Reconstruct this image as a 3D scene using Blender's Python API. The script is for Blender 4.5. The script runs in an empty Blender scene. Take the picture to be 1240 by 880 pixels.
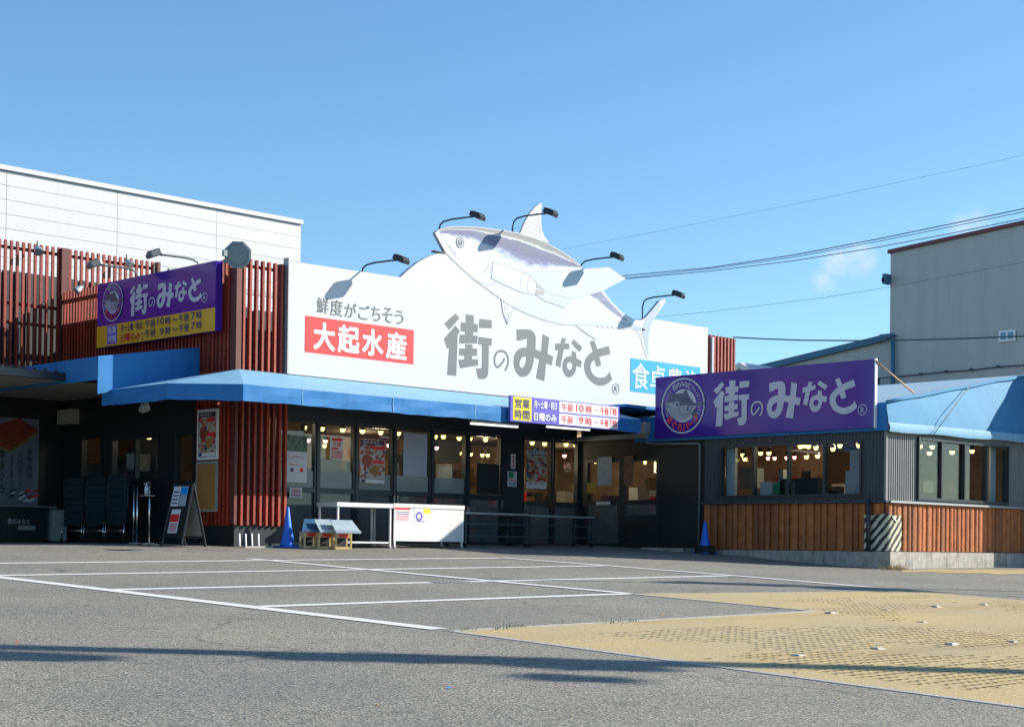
import bpy, bmesh, math, random
import numpy as np
from mathutils import Vector, Matrix
from mathutils.geometry import tessellate_polygon
random.seed(7)
S = bpy.context.scene
C = S.collection

# ------------------------------------------------------------------ camera
FPX, YAW, PITCH, ROLL, CY = 1974.156, .7926836, .01017455, .01224071, 641.208
cp, sp, cr, sr = math.cos(PITCH), math.sin(PITCH), math.cos(ROLL), math.sin(ROLL)
EA = Vector((math.sin(YAW), -math.cos(YAW), 0)); NA = Vector((math.cos(YAW), math.sin(YAW), 0)); UA = Vector((0, 0, 1))
def axis(e, n, z): return EA*e + NA*n + UA*z
right, up, fwd = axis(cr, -sp*sr, cp*sr), axis(-sr, -sp*cr, cp*cr), axis(0, cp, sp)
cam = bpy.data.cameras.new('camera'); co = bpy.data.objects.new('camera', cam); C.objects.link(co)
co.matrix_world = Matrix((right, up, -fwd)).transposed().to_4x4()
cam.sensor_width = 36; cam.lens = 36*FPX/1240; cam.shift_y = (CY-440)/1240
cam.clip_start = .1; cam.clip_end = 3000
S.camera = co

# ------------------------------------------------------------------ sky, sun, exposure
SUN = Vector((1.58, -1.0, 1.0)).normalized()
EXPOSURE = 0.64
W = bpy.data.worlds.new('World'); S.world = W; W.use_nodes = True
nt = W.node_tree; nt.nodes.clear()
wo = nt.nodes.new('ShaderNodeOutputWorld'); bg = nt.nodes.new('ShaderNodeBackground')
sky = nt.nodes.new('ShaderNodeTexSky'); sky.sky_type = 'NISHITA'; sky.sun_disc = False
sky.sun_elevation = math.asin(SUN.z); sky.sun_rotation = math.atan2(SUN.x, SUN.y)
sky.air_density = 1.0; sky.dust_density = .25; sky.ozone_density = 1.6; sky.altitude = 0
bg.inputs[1].default_value = .088
# two thin wisps of cloud: soft patches of noise round real directions of the sky
tc = nt.nodes.new('ShaderNodeTexCoord')
nz = nt.nodes.new('ShaderNodeTexNoise'); nz.inputs['Scale'].default_value = 26; nz.inputs['Detail'].default_value = 6; nz.inputs['Roughness'].default_value = .55
nt.links.new(tc.outputs['Generated'], nz.inputs['Vector'])
def pxdir(u, v):
    x2, y2 = (u-620)/FPX, (v-CY)/FPX
    x = x2*cr + y2*sr; yy = -x2*sr + y2*cr
    return axis(x, cp+sp*yy, sp-cp*yy)
acc = None
for (u, v, rad, amp) in ((1040, 316, .012, .9), (1012, 320, .011, .95), (998, 340, .009, .7), (1165, 276, .010, .4), (1185, 268, .010, .35)):
    d = pxdir(u, v).normalized()
    sub = nt.nodes.new('ShaderNodeVectorMath'); sub.operation = 'DISTANCE'; sub.inputs[1].default_value = d
    nrm = nt.nodes.new('ShaderNodeVectorMath'); nrm.operation = 'NORMALIZE'
    nt.links.new(tc.outputs['Generated'], nrm.inputs[0]); nt.links.new(nrm.outputs[0], sub.inputs[0])
    mr = nt.nodes.new('ShaderNodeMapRange'); mr.interpolation_type = 'SMOOTHERSTEP'
    mr.inputs[1].default_value = 0; mr.inputs[2].default_value = rad*1.25; mr.inputs[3].default_value = amp; mr.inputs[4].default_value = 0
    nt.links.new(sub.outputs['Value'], mr.inputs[0])
    if acc is None: acc = mr.outputs[0]
    else:
        ad = nt.nodes.new('ShaderNodeMath'); ad.operation = 'MAXIMUM'
        nt.links.new(acc, ad.inputs[0]); nt.links.new(mr.outputs[0], ad.inputs[1]); acc = ad.outputs[0]
mr = nt.nodes.new('ShaderNodeMapRange'); mr.inputs[1].default_value = .30; mr.inputs[2].default_value = .60
nt.links.new(nz.outputs['Fac'], mr.inputs[0])
mu = nt.nodes.new('ShaderNodeMath'); mu.operation = 'MULTIPLY'; nt.links.new(acc, mu.inputs[0]); nt.links.new(mr.outputs[0], mu.inputs[1])
mx = nt.nodes.new('ShaderNodeMixRGB'); mx.inputs[2].default_value = (7.4, 7.4, 8.2, 1)
tn = nt.nodes.new('ShaderNodeMixRGB'); tn.blend_type = 'MULTIPLY'; tn.inputs[0].default_value = 1; tn.inputs[2].default_value = (.86, 1.16, 1.38, 1)
nt.links.new(sky.outputs[0], tn.inputs[1]); nt.links.new(mu.outputs[0], mx.inputs[0]); nt.links.new(tn.outputs[0], mx.inputs[1])
nt.links.new(mx.outputs[0], bg.inputs[0]); nt.links.new(bg.outputs[0], wo.inputs[0])
sl = bpy.data.lights.new('sun', 'SUN'); sl.energy = 5.0; sl.angle = math.radians(.53); sl.color = (1, .93, .83)
so = bpy.data.objects.new('sun', sl); C.objects.link(so); so.rotation_euler = SUN.to_track_quat('Z', 'Y').to_euler()
S.view_settings.view_transform = 'Standard'; S.view_settings.look = 'None'; S.view_settings.gamma = 1
S.view_settings.exposure = EXPOSURE
S.cycles.max_bounces = 8; S.cycles.transparent_max_bounces = 12; S.cycles.caustics_reflective = False; S.cycles.caustics_refractive = False

# ------------------------------------------------------------------ rays of the photo on real planes
def onY(u, v, Y): d = pxdir(u, v); return d*(Y/d.y)
def onX(u, v, X): d = pxdir(u, v); return d*(X/d.x)
def clamp(a, b, c): return max(b, min(c, a))
def sstep(t): t = clamp(t, 0, 1); return t*t*(3-2*t)
def gz_raw(x, y):
    xc, yc = clamp(x, -30, 45), clamp(y, -20, 24.6)
    return -1.14 + .0092*xc + .0391*yc - .09*sstep((x-20)/6)*sstep((21.5-y)/4)*(1 if y > 8 else sstep((y-2)/6))
GZC = {}
def gzi(i, j):
    if (i, j) not in GZC: GZC[(i, j)] = gz_raw(i, j)
    return GZC[(i, j)]
def gz(x, y):      # the ground sheet's own one metre facets
    i, j = math.floor(x), math.floor(y); a, b = x-i, y-j
    return (gzi(i, j)*(1-a)+gzi(i+1, j)*a)*(1-b)+(gzi(i, j+1)*(1-a)+gzi(i+1, j+1)*a)*b
def gnd(u, v, lift=0):
    d = pxdir(u, v); t = 3.0
    while t < 60 and d.z*t > gz(d.x*t, d.y*t)+lift: t += .25
    a, b = t-.25, t
    for _ in range(30):
        t = (a+b)/2
        if d.z*t > gz(d.x*t, d.y*t)+lift: a = t
        else: b = t
    return d*t

# ------------------------------------------------------------------ materials
MATS = {}
def mat(name, col, rough=.6, metal=0, noise=None, bump=0, bscale=40, spec=.5, emit=None, estr=0, vary=0, coords='Object', trans=0, alpha=1, sub=None):
    if name in MATS: return MATS[name]
    m = bpy.data.materials.new(name); m.use_nodes = True; n = m.node_tree; b = n.nodes['Principled BSDF']
    b.inputs['Base Color'].default_value = (*col, 1); b.inputs['Roughness'].default_value = rough
    b.inputs['Metallic'].default_value = metal; b.inputs['Specular IOR Level'].default_value = spec
    t = n.nodes.new('ShaderNodeTexCoord'); last = None
    g = n.nodes.new('ShaderNodeNewGeometry')
    if noise:      # (scale, amount, second colour)
        sc, am, c2 = noise
        tx = n.nodes.new('ShaderNodeTexNoise'); tx.inputs['Scale'].default_value = sc; tx.inputs['Detail'].default_value = 6; tx.inputs['Roughness'].default_value = .65
        n.links.new(g.outputs['Position'], tx.inputs['Vector'])
        r = n.nodes.new('ShaderNodeMapRange'); r.inputs[1].default_value = .35; r.inputs[2].default_value = .68; r.inputs[4].default_value = am
        n.links.new(tx.outputs['Fac'], r.inputs[0])
        mx = n.nodes.new('ShaderNodeMixRGB'); mx.inputs[1].default_value = (*col, 1); mx.inputs[2].default_value = (*c2, 1)
        n.links.new(r.outputs[0], mx.inputs[0]); last = mx.outputs[0]
    if vary:
        oi = n.nodes.new('ShaderNodeObjectInfo'); r = n.nodes.new('ShaderNodeMapRange')
        r.inputs[3].default_value = 1-vary; r.inputs[4].default_value = 1+vary; n.links.new(oi.outputs['Random'], r.inputs[0])
        h = n.nodes.new('ShaderNodeHueSaturation'); h.inputs['Color'].default_value = (*col, 1)
        if last: n.links.new(last, h.inputs['Color'])
        n.links.new(r.outputs[0], h.inputs['Value']); last = h.outputs[0]
    if last: n.links.new(last, b.inputs['Base Color'])
    if bump:
        tx = n.nodes.new('ShaderNodeTexNoise'); tx.inputs['Scale'].default_value = bscale; tx.inputs['Detail'].default_value = 4
        n.links.new(g.outputs['Position'], tx.inputs['Vector'])
        bp = n.nodes.new('ShaderNodeBump'); bp.inputs['Strength'].default_value = bump; bp.inputs['Distance'].default_value = .02
        n.links.new(tx.outputs['Fac'], bp.inputs['Height']); n.links.new(bp.outputs[0], b.inputs['Normal'])
    if emit: b.inputs['Emission Color'].default_value = (*emit, 1); b.inputs['Emission Strength'].default_value = estr
    if alpha < 1: b.inputs['Alpha'].default_value = alpha
    MATS[name] = m; return m
def glass(name, tint=(.75, .8, .82), refl=1.0, film=0):
    m = bpy.data.materials.new(name); m.use_nodes = True; n = m.node_tree; n.nodes.clear()
    o = n.nodes.new('ShaderNodeOutputMaterial'); a = n.nodes.new('ShaderNodeBsdfTransparent'); a.inputs[0].default_value = (*tint, 1)
    g = n.nodes.new('ShaderNodeBsdfGlossy'); g.inputs['Roughness'].default_value = .015
    ge = n.nodes.new('ShaderNodeNewGeometry'); dt = n.nodes.new('ShaderNodeVectorMath'); dt.operation = 'DOT_PRODUCT'
    n.links.new(ge.outputs['Incoming'], dt.inputs[0]); n.links.new(ge.outputs['Normal'], dt.inputs[1])
    def mth(op, a, b):      # Schlick's law, the same from both sides of the pane
        k = n.nodes.new('ShaderNodeMath'); k.operation = op
        for i, w in enumerate((a, b)):
            if w is None: continue
            if isinstance(w, float): k.inputs[i].default_value = w
            else: n.links.new(w, k.inputs[i])
        return k.outputs[0]
    sc = mth('POWER', mth('SUBTRACT', 1.0, mth('ABSOLUTE', dt.outputs['Value'], None)), 5.0)
    x = n.nodes.new('ShaderNodeMixShader'); n.links.new(mth('MULTIPLY_ADD', sc, .95*refl), x.inputs[0]); x.inputs[0].links[0].from_node.inputs[2].default_value = .045*refl
    n.links.new(a.outputs[0], x.inputs[1]); n.links.new(g.outputs[0], x.inputs[2]); last = x.outputs[0]
    if film:
        d = n.nodes.new('ShaderNodeBsdfPrincipled'); d.inputs['Base Color'].default_value = (.42, .46, .48, 1); d.inputs['Roughness'].default_value = .5
        y = n.nodes.new('ShaderNodeMixShader'); y.inputs[0].default_value = film; n.links.new(last, y.inputs[1]); n.links.new(d.outputs[0], y.inputs[2]); last = y.outputs[0]
    n.links.new(last, o.inputs[0]); MATS[name] = m; return m

slatM = mat('slat_paint', (.34, .040, .017), .55, noise=(9, .65, (.15, .022, .012)), vary=.25, bump=.15, bscale=60)
slatPink = mat('slat_faded', (.36, .085, .055), .6, noise=(6, .7, (.22, .04, .03)), vary=.2)
postM = mat('post_paint', (.13, .022, .016), .55, noise=(7, .5, (.08, .015, .012)))
signW = mat('sign_white', (.575, .58, .58), .4, noise=(1.1, .35, (.56, .565, .57)))
greyInk = mat('grey_ink', (.125, .134, .134), .5)
greyThin = mat('grey_thin', (.40, .40, .41), .5); darkInk = mat('eye_ink', (.10, .10, .11), .4)
redP = mat('sign_red', (.85, .035, .03), .4, noise=(3, .4, (.74, .03, .03)))
blueP = mat('sign_blue', (.0, .33, .86), .4)
whiteP = mat('white_print', (.80, .80, .82), .45)
purple = mat('sign_purple', (.068, .020, .30), .14, spec=.45, noise=(1.3, .6, (.055, .016, .25)))
purple2 = mat('sign_violet', (.13, .11, .55), .4)
lettG = mat('lettering_lilac', (.56, .55, .62), .35)
yellowP = mat('sign_yellow', (.75, .40, .02), .35)
yellowB = mat('bright_yellow', (.95, .82, .03), .4)
inkD = mat('dark_ink', (.06, .04, .12), .5)
redInk = mat('red_ink', (.70, .03, .03), .5)
blackM = mat('black_paint', (.018, .02, .022), .45)
darkWall = mat('dark_wall', (.026, .030, .033), .6, noise=(3, .5, (.018, .021, .025)))
frameM = mat('frame_bronze', (.022, .027, .032), .35, spec=.6)
corrG = mat('corrugated_grey', (.22, .215, .205), .5, noise=(2.2, .5, (.17, .17, .165)))
corrD = mat('corrugated_shaded', (.048, .054, .058), .5, noise=(2.2, .5, (.038, .044, .05)))  # same sheet as the grey; the front's shade is put into the colour
logM = mat('log_wood', (.42, .13, .028), .6, noise=(5, .75, (.22, .060, .014)), vary=.28, bump=.35, bscale=18)
logS = mat('log_end_wood', (.40, .15, .045), .6, vary=.2)
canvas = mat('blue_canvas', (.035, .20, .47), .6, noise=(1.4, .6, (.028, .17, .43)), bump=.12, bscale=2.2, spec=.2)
canvasS = mat('blue_canvas_sun', (.075, .26, .43), .65, noise=(1.4, .6, (.065, .23, .40)), bump=.15, bscale=1.6, spec=.15)  # copy of the blue canvas with the sun's brightening put into the colour
canvasP = mat('pale_canvas', (.36, .50, .58), .65, noise=(1.1, .6, (.31, .46, .55)), spec=.2)  # paler copy for the roof; grazing light through the cloth put into the colour
canvasB = mat('blue_canvas_faded_lit', (.22, .43, .58), .6, spec=.2, noise=(1.5, .5, (.19, .39, .55)), bump=.1, bscale=2)  # faded tops, with grazing sunlight also put into the pale colour
steel = mat('stainless', (.74, .73, .71), .5, metal=.08, noise=(5, .7, (.58, .58, .57)), bump=.08, bscale=9)
galv = mat('grey_metal', (.38, .39, .39), .45, metal=.3)
chrome = mat('chrome', (.7, .7, .7), .2, metal=1)
lampM = mat('lamp_black', (.012, .016, .018), .45)
lampG = mat('lamp_grey', (.16, .17, .16), .5, metal=.2)
coneM = mat('cone_blue', (.015, .16, .72), .45, noise=(9, .4, (.02, .12, .55)))
rubber = mat('rubber', (.012, .012, .013), .7)
soffitM = mat('soffit', (.42, .41, .38), .7, noise=(2, .4, (.34, .33, .31)))
whitePanel = mat('white_panel', (.60, .60, .60), .45, vary=.012)
seamM = mat('panel_seam', (.60, .60, .60), .6)
paper = mat('paper', (.72, .72, .74), .7)
cork = mat('brown_board', (.42, .20, .05), .6, noise=(2, .6, (.28, .13, .04)))
crateM = mat('crate_yellow', (.62, .45, .20), .5, noise=(12, .5, (.5, .33, .14)), vary=.1)
trayB = mat('tray_blue', (.03, .09, .19), .4, noise=(7, .6, (.07, .15, .24)))
trayP = mat('tray_pale', (.42, .49, .52), .35, noise=(9, .8, (.27, .36, .42)))
warm = mat('interior_wall', (.30, .20, .13), .8, noise=(1.3, .8, (.12, .07, .045)))
warmC = mat('interior_ceiling', (.16, .12, .09), .8)
floorI = mat('interior_floor', (.25, .22, .2), .5)
lampE = mat('lamp_glow', (1, .8, .4), .5, emit=(1, .70, .20), estr=4)
lampR = mat('lamp_pink', (1, .5, .5), .5, emit=(1, .35, .32), estr=4)
tubeE = mat('tube_lit', (1, 1, 1), .5, emit=(1, .98, .92), estr=1.1)
greenM = mat('green_plastic', (.02, .30, .12), .5)
tankM = mat('pale_plastic', (.6, .66, .68), .4)
grassDry = mat('dry_grass', (.42, .26, .09), .9, vary=.2)
leafG = mat('weed_green', (.07, .16, .03), .8)
blueTrim = mat('blue_trim', (.04, .16, .26), .5, noise=(.8, .5, (.05, .12, .2)))
wireM = mat('cable_black', (.06, .07, .08), .6)
wireT = mat('cable_teal', (.03, .10, .12), .6)

def streaks(m, amt=.25, sc=(3, 3, .25), dark=.62):
    n = m.node_tree; b = n.nodes['Principled BSDF']; src = b.inputs['Base Color'].links[0].from_socket
    g = n.nodes.new('ShaderNodeNewGeometry'); mp = n.nodes.new('ShaderNodeMapping'); mp.inputs['Scale'].default_value = sc
    n.links.new(g.outputs['Position'], mp.inputs[0]); t = n.nodes.new('ShaderNodeTexNoise'); t.inputs['Scale'].default_value = 2.2; t.inputs['Detail'].default_value = 7; t.inputs['Roughness'].default_value = .7
    n.links.new(mp.outputs[0], t.inputs['Vector']); r = n.nodes.new('ShaderNodeMapRange'); r.inputs[1].default_value = .5; r.inputs[2].default_value = .75; r.inputs[4].default_value = amt
    n.links.new(t.outputs['Fac'], r.inputs[0]); x = n.nodes.new('ShaderNodeMixRGB'); x.blend_type = 'MULTIPLY'; x.inputs[2].default_value = (dark, dark*.98, dark*.94, 1)
    n.links.new(r.outputs[0], x.inputs[0]); n.links.new(src, x.inputs[1]); n.links.new(x.outputs[0], b.inputs['Base Color'])
for m_, a_ in ((canvas, .5), (canvasB, .5), (canvasS, .4), (canvasP, .4), (signW, .07), (whitePanel, .16), (logM, .6), (corrG, .5), (corrD, .5), (steel, .4), (darkWall, .4)): streaks(m_, a_)
def wall_metal(name, c1, c2):      # factory cladding: faint sheet to sheet and weather variation
    m = bpy.data.materials.new(name); m.use_nodes = True; n = m.node_tree; b = n.nodes['Principled BSDF']
    g = n.nodes.new('ShaderNodeNewGeometry'); mp = n.nodes.new('ShaderNodeMapping'); mp.inputs['Scale'].default_value = (1, 1.6, .05)
    n.links.new(g.outputs['Position'], mp.inputs[0]); t = n.nodes.new('ShaderNodeTexNoise'); t.inputs['Scale'].default_value = 1.1; t.inputs['Detail'].default_value = 5
    n.links.new(mp.outputs[0], t.inputs['Vector']); r = n.nodes.new('ShaderNodeMapRange'); r.inputs[1].default_value = .3; r.inputs[2].default_value = .7
    n.links.new(t.outputs['Fac'], r.inputs[0]); x = n.nodes.new('ShaderNodeMixRGB'); x.inputs[1].default_value = (*c1, 1); x.inputs[2].default_value = (*c2, 1)
    n.links.new(r.outputs[0], x.inputs[0]); n.links.new(x.outputs[0], b.inputs['Base Color']); b.inputs['Roughness'].default_value = .55
    MATS[name] = m; return m
factoryM = wall_metal('factory_cladding', (.47, .475, .445), (.42, .43, .405))

def asphalt():
    m = bpy.data.materials.new('asphalt'); m.use_nodes = True; n = m.node_tree; b = n.nodes['Principled BSDF']; L = n.links
    g = n.nodes.new('ShaderNodeNewGeometry')
    def noise(sc, det=5, ro=.6):
        t = n.nodes.new('ShaderNodeTexNoise'); t.inputs['Scale'].default_value = sc; t.inputs['Detail'].default_value = det; t.inputs['Roughness'].default_value = ro
        L.new(g.outputs['Position'], t.inputs['Vector']); return t.outputs['Fac']
    def mr(s, a, b_, c=0, d=1):
        r = n.nodes.new('ShaderNodeMapRange'); r.inputs[1].default_value = a; r.inputs[2].default_value = b_; r.inputs[3].default_value = c; r.inputs[4].default_value = d; L.new(s, r.inputs[0]); return r.outputs[0]
    def mix(f, c1, c2, bt='MIX'):
        x = n.nodes.new('ShaderNodeMixRGB'); x.blend_type = bt
        for k, v in ((0, f), (1, c1), (2, c2)):
            if hasattr(v, 'is_linked'): L.new(v, x.inputs[k])
            elif k == 0: x.inputs[0].default_value = v
            else: x.inputs[k].default_value = (*v, 1)
        return x.outputs[0]
    v = n.nodes.new('ShaderNodeTexVoronoi'); v.inputs['Scale'].default_value = 70; L.new(g.outputs['Position'], v.inputs['Vector'])
    sep = n.nodes.new('ShaderNodeSeparateColor'); L.new(v.outputs['Color'], sep.inputs[0])
    grain = mix(mr(sep.outputs[0], .1, .95), (.112, .107, .092), (.37, .35, .292))
    grain = mix(mr(noise(160, 2), .46, .66), grain, (.19, .18, .153))
    patch = mix(mr(noise(.45, 6), .35, .68), (.87, .87, .89), (1.14, 1.12, 1.06))
    c = mix(1, grain, patch, 'MULTIPLY')
    # sandy wash spilling from the unpaved corner, oil stains, faint hairline cracks
    c = mix(mr(noise(1.6, 6, .7), .60, .78, 0, .35), c, (.30, .25, .16))
    c = mix(mr(noise(2.3, 3), .64, .74, 0, .35), c, (.075, .075, .08))
    w = n.nodes.new('ShaderNodeTexVoronoi'); w.feature = 'DISTANCE_TO_EDGE'; w.inputs['Scale'].default_value = .33
    dn = n.nodes.new('ShaderNodeTexNoise'); dn.inputs['Scale'].default_value = 1.5; dn.inputs['Detail'].default_value = 6
    L.new(g.outputs['Position'], dn.inputs['Vector']); ma = n.nodes.new('ShaderNodeVectorMath'); ma.operation = 'MULTIPLY_ADD'; ma.inputs[1].default_value = (.9, .9, 0)
    L.new(dn.outputs['Color'], ma.inputs[0]); L.new(g.outputs['Position'], ma.inputs[2]); L.new(ma.outputs[0], w.inputs['Vector'])
    ck = mr(w.outputs['Distance'], 0, .012, .55, 0); gate = mr(noise(.5, 2), .5, .6)
    mm = n.nodes.new('ShaderNodeMath'); mm.operation = 'MULTIPLY'; L.new(ck, mm.inputs[0]); L.new(gate, mm.inputs[1])
    c = mix(mm.outputs[0], c, (.05, .05, .05))
    L.new(c, b.inputs['Base Color']); b.inputs['Roughness'].default_value = .85; b.inputs['Specular IOR Level'].default_value = .3
    bp = n.nodes.new('ShaderNodeBump'); bp.inputs['Strength'].default_value = .7; bp.inputs['Distance'].default_value = .006
    L.new(v.outputs['Distance'], bp.inputs['Height']); L.new(bp.outputs[0], b.inputs['Normal'])
    return m
asphaltM = asphalt()
def sand():
    m = bpy.data.materials.new('sand'); m.use_nodes = True; n = m.node_tree; b = n.nodes['Principled BSDF']; L = n.links; g = n.nodes.new('ShaderNodeNewGeometry')
    def noise(sc, det=6, sx=1, sy=1, rot=0, ro=.6):
        mp = n.nodes.new('ShaderNodeMapping'); mp.inputs['Scale'].default_value = (sx, sy, 1); mp.inputs['Rotation'].default_value = (0, 0, rot); L.new(g.outputs['Position'], mp.inputs[0])
        t = n.nodes.new('ShaderNodeTexNoise'); t.inputs['Scale'].default_value = sc; t.inputs['Detail'].default_value = det; t.inputs['Roughness'].default_value = ro; L.new(mp.outputs[0], t.inputs['Vector']); return t.outputs['Fac']
    def mr(s_, a, b_, c=0, d=1): r = n.nodes.new('ShaderNodeMapRange'); r.inputs[1].default_value = a; r.inputs[2].default_value = b_; r.inputs[3].default_value = c; r.inputs[4].default_value = d; L.new(s_, r.inputs[0]); return r.outputs[0]
    def mix(f, c1, c2):
        x = n.nodes.new('ShaderNodeMixRGB'); L.new(f, x.inputs[0])
        if isinstance(c1, tuple): x.inputs[1].default_value = (*c1, 1)
        else: L.new(c1, x.inputs[1])
        x.inputs[2].default_value = (*c2, 1); return x.outputs[0]
    c = mix(mr(noise(.7), .35, .65), (.50, .37, .165), (.43, .345, .20))
    c = mix(mr(noise(.55, 7, .35, 1.7, .35, .7), .52, .66, 0, .6), c, (.36, .23, .085))      # swept wheel tracks
    c = mix(mr(noise(.5, 7, .4, 1.5, -.2, .7), .60, .70, 0, .5), c, (.26, .22, .16))
    c = mix(mr(noise(30, 3), .5, .75, 0, .6), c, (.30, .24, .14)); c = mix(mr(noise(75, 2), .56, .7, 0, .6), c, (.62, .54, .40))
    L.new(c, b.inputs['Base Color']); b.inputs['Roughness'].default_value = .95; b.inputs['Specular IOR Level'].default_value = .2
    bp = n.nodes.new('ShaderNodeBump'); bp.inputs['Strength'].default_value = .8; bp.inputs['Distance'].default_value = .012; L.new(noise(28, 5), bp.inputs['Height']); L.new(bp.outputs[0], b.inputs['Normal']); return m
sandM = sand()
pitM = mat('paver_pit', (.055, .062, .03), .9)
def paint():
    m = bpy.data.materials.new('line_paint'); m.use_nodes = True; n = m.node_tree; b = n.nodes['Principled BSDF']; L = n.links
    g = n.nodes.new('ShaderNodeNewGeometry'); t = n.nodes.new('ShaderNodeTexNoise'); t.inputs['Scale'].default_value = 35; t.inputs['Detail'].default_value = 7
    L.new(g.outputs['Position'], t.inputs['Vector']); r = n.nodes.new('ShaderNodeMapRange'); r.inputs[1].default_value = .52; r.inputs[2].default_value = .70; r.inputs[4].default_value = .8
    L.new(t.outputs['Fac'], r.inputs[0]); x = n.nodes.new('ShaderNodeMixRGB'); x.inputs[1].default_value = (.74, .73, .70, 1); x.inputs[2].default_value = (.36, .35, .32, 1)
    L.new(r.outputs[0], x.inputs[0]); L.new(x.outputs[0], b.inputs['Base Color']); b.inputs['Roughness'].default_value = .7; return m
paintM = paint()
concM = mat('concrete', (.46, .43, .37), .85, noise=(6, .85, (.24, .235, .21)), bump=.5, bscale=30); streaks(concM, .9, (4, 4, .5), .38)
kerbM = mat('edge_concrete', (.42, .41, .38), .85, noise=(8, .6, (.28, .26, .2)), bump=.4)
def hazard():
    m = bpy.data.materials.new('hazard_stripe'); m.use_nodes = True; n = m.node_tree; b = n.nodes['Principled BSDF']; L = n.links
    g = n.nodes.new('ShaderNodeNewGeometry'); s = n.nodes.new('ShaderNodeSeparateXYZ'); L.new(g.outputs['Position'], s.inputs[0])
    a = n.nodes.new('ShaderNodeMath'); a.operation = 'SUBTRACT'; L.new(s.outputs[0], a.inputs[0]); L.new(s.outputs[1], a.inputs[1])
    c = n.nodes.new('ShaderNodeMath'); c.operation = 'SUBTRACT'; L.new(s.outputs[2], c.inputs[0]); L.new(a.outputs[0], c.inputs[1])
    nz = n.nodes.new('ShaderNodeTexNoise'); nz.inputs['Scale'].default_value = 4; L.new(g.outputs['Position'], nz.inputs['Vector'])
    w = n.nodes.new('ShaderNodeMath'); w.operation = 'MULTIPLY_ADD'; w.inputs[1].default_value = .12; L.new(nz.outputs['Fac'], w.inputs[0]); L.new(c.outputs[0], w.inputs[2])
    f = n.nodes.new('ShaderNodeMath'); f.operation = 'MULTIPLY'; f.inputs[1].default_value = 5.4; L.new(w.outputs[0], f.inputs[0])
    q = n.nodes.new('ShaderNodeMath'); q.operation = 'FRACT'; L.new(f.outputs[0], q.inputs[0])
    k = n.nodes.new('ShaderNodeMath'); k.operation = 'GREATER_THAN'; k.inputs[1].default_value = .5; L.new(q.outputs[0], k.inputs[0])
    x = n.nodes.new('ShaderNodeMixRGB'); x.inputs[1].default_value = (.02, .022, .02, 1); x.inputs[2].default_value = (.58, .56, .40, 1)
    L.new(k.outputs[0], x.inputs[0]); L.new(x.outputs[0], b.inputs['Base Color']); b.inputs['Roughness'].default_value = .6; return m
hazardM = hazard()
def flyer(name, seed, sc=9):
    m = bpy.data.materials.new(name); m.use_nodes = True; n = m.node_tree; b = n.nodes['Principled BSDF']; L = n.links
    g = n.nodes.new('ShaderNodeNewGeometry'); mp = n.nodes.new('ShaderNodeMapping'); mp.inputs['Location'].default_value = (seed, seed*.7, seed*.3); mp.inputs['Scale'].default_value = (1, 1, 1.6)
    L.new(g.outputs['Position'], mp.inputs[0]); v = n.nodes.new('ShaderNodeTexVoronoi'); v.inputs['Scale'].default_value = sc; v.distance = 'CHEBYCHEV'; L.new(mp.outputs[0], v.inputs['Vector'])
    s = n.nodes.new('ShaderNodeSeparateColor'); L.new(v.outputs['Color'], s.inputs[0])
    r = n.nodes.new('ShaderNodeValToRGB'); r.color_ramp.interpolation = 'CONSTANT'; e = r.color_ramp.elements
    cols = ((0, (.60, .57, .52)), (.25, (.62, .05, .05)), (.38, (.66, .62, .58)), (.5, (.25, .10, .06)), (.58, (.60, .25, .14)), (.68, (.64, .62, .6)), (.8, (.65, .12, .10)), (.88, (.10, .11, .2)), (.94, (.66, .5, .2)))
    e[0].color = (*cols[0][1], 1); e[1].position = cols[1][0]; e[1].color = (*cols[1][1], 1)
    for p, c in cols[2:]: q = e.new(p); q.color = (*c, 1)
    L.new(s.outputs[0], r.inputs[0]); t = n.nodes.new('ShaderNodeTexNoise'); t.inputs['Scale'].default_value = 45; L.new(g.outputs['Position'], t.inputs['Vector'])
    x = n.nodes.new('ShaderNodeMixRGB'); x.blend_type = 'MULTIPLY'; x.inputs[0].default_value = .5; L.new(r.outputs[0], x.inputs[1]); L.new(t.outputs['Fac'], x.inputs[2])
    L.new(x.outputs[0], b.inputs['Base Color']); b.inputs['Roughness'].default_value = .4; return m
def redfish():
    m = mat('tuna_meat', (.32, .05, .03), .5, noise=(7, .9, (.14, .02, .02))); return m
glassM = glass('window_glass', (.80, .84, .85), 1.0)
glassL = glass('window_glass_low', (.40, .44, .46), 1.0, film=.22)
frost = glass('frosted_film', (.7, .74, .76), .6, film=.55)

# ------------------------------------------------------------------ object helpers
WP = {}          # world position of every parent
def link(o, parent=None):
    C.objects.link(o)
    if parent is not None:
        o.parent = parent; o.location = Vector(o.location) - WP[parent.name]
        WP[o.name] = WP[parent.name] + Vector(o.location)
    else: WP[o.name] = Vector(o.location)
    return o
def thing(name, label, cat, loc=(0, 0, 0), group=None):
    o = bpy.data.objects.new(name, None); o.location = loc; o.empty_display_size = .2; link(o)
    o['label'] = label; o['category'] = cat
    if group: o['group'] = group
    return o
def tag(o, label, cat, group=None):
    o['label'] = label; o['category'] = cat
    if group: o['group'] = group
    return o
CUBE = {}
def cube(m):
    if m.name not in CUBE:
        me = bpy.data.meshes.new('box'); v = [(x, y, z) for x in (-.5, .5) for y in (-.5, .5) for z in (-.5, .5)]
        me.from_pydata(v, [], [(0, 1, 3, 2), (4, 6, 7, 5), (0, 4, 5, 1), (2, 3, 7, 6), (0, 2, 6, 4), (1, 5, 7, 3)]); me.materials.append(m); CUBE[m.name] = me
    return CUBE[m.name]
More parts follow.
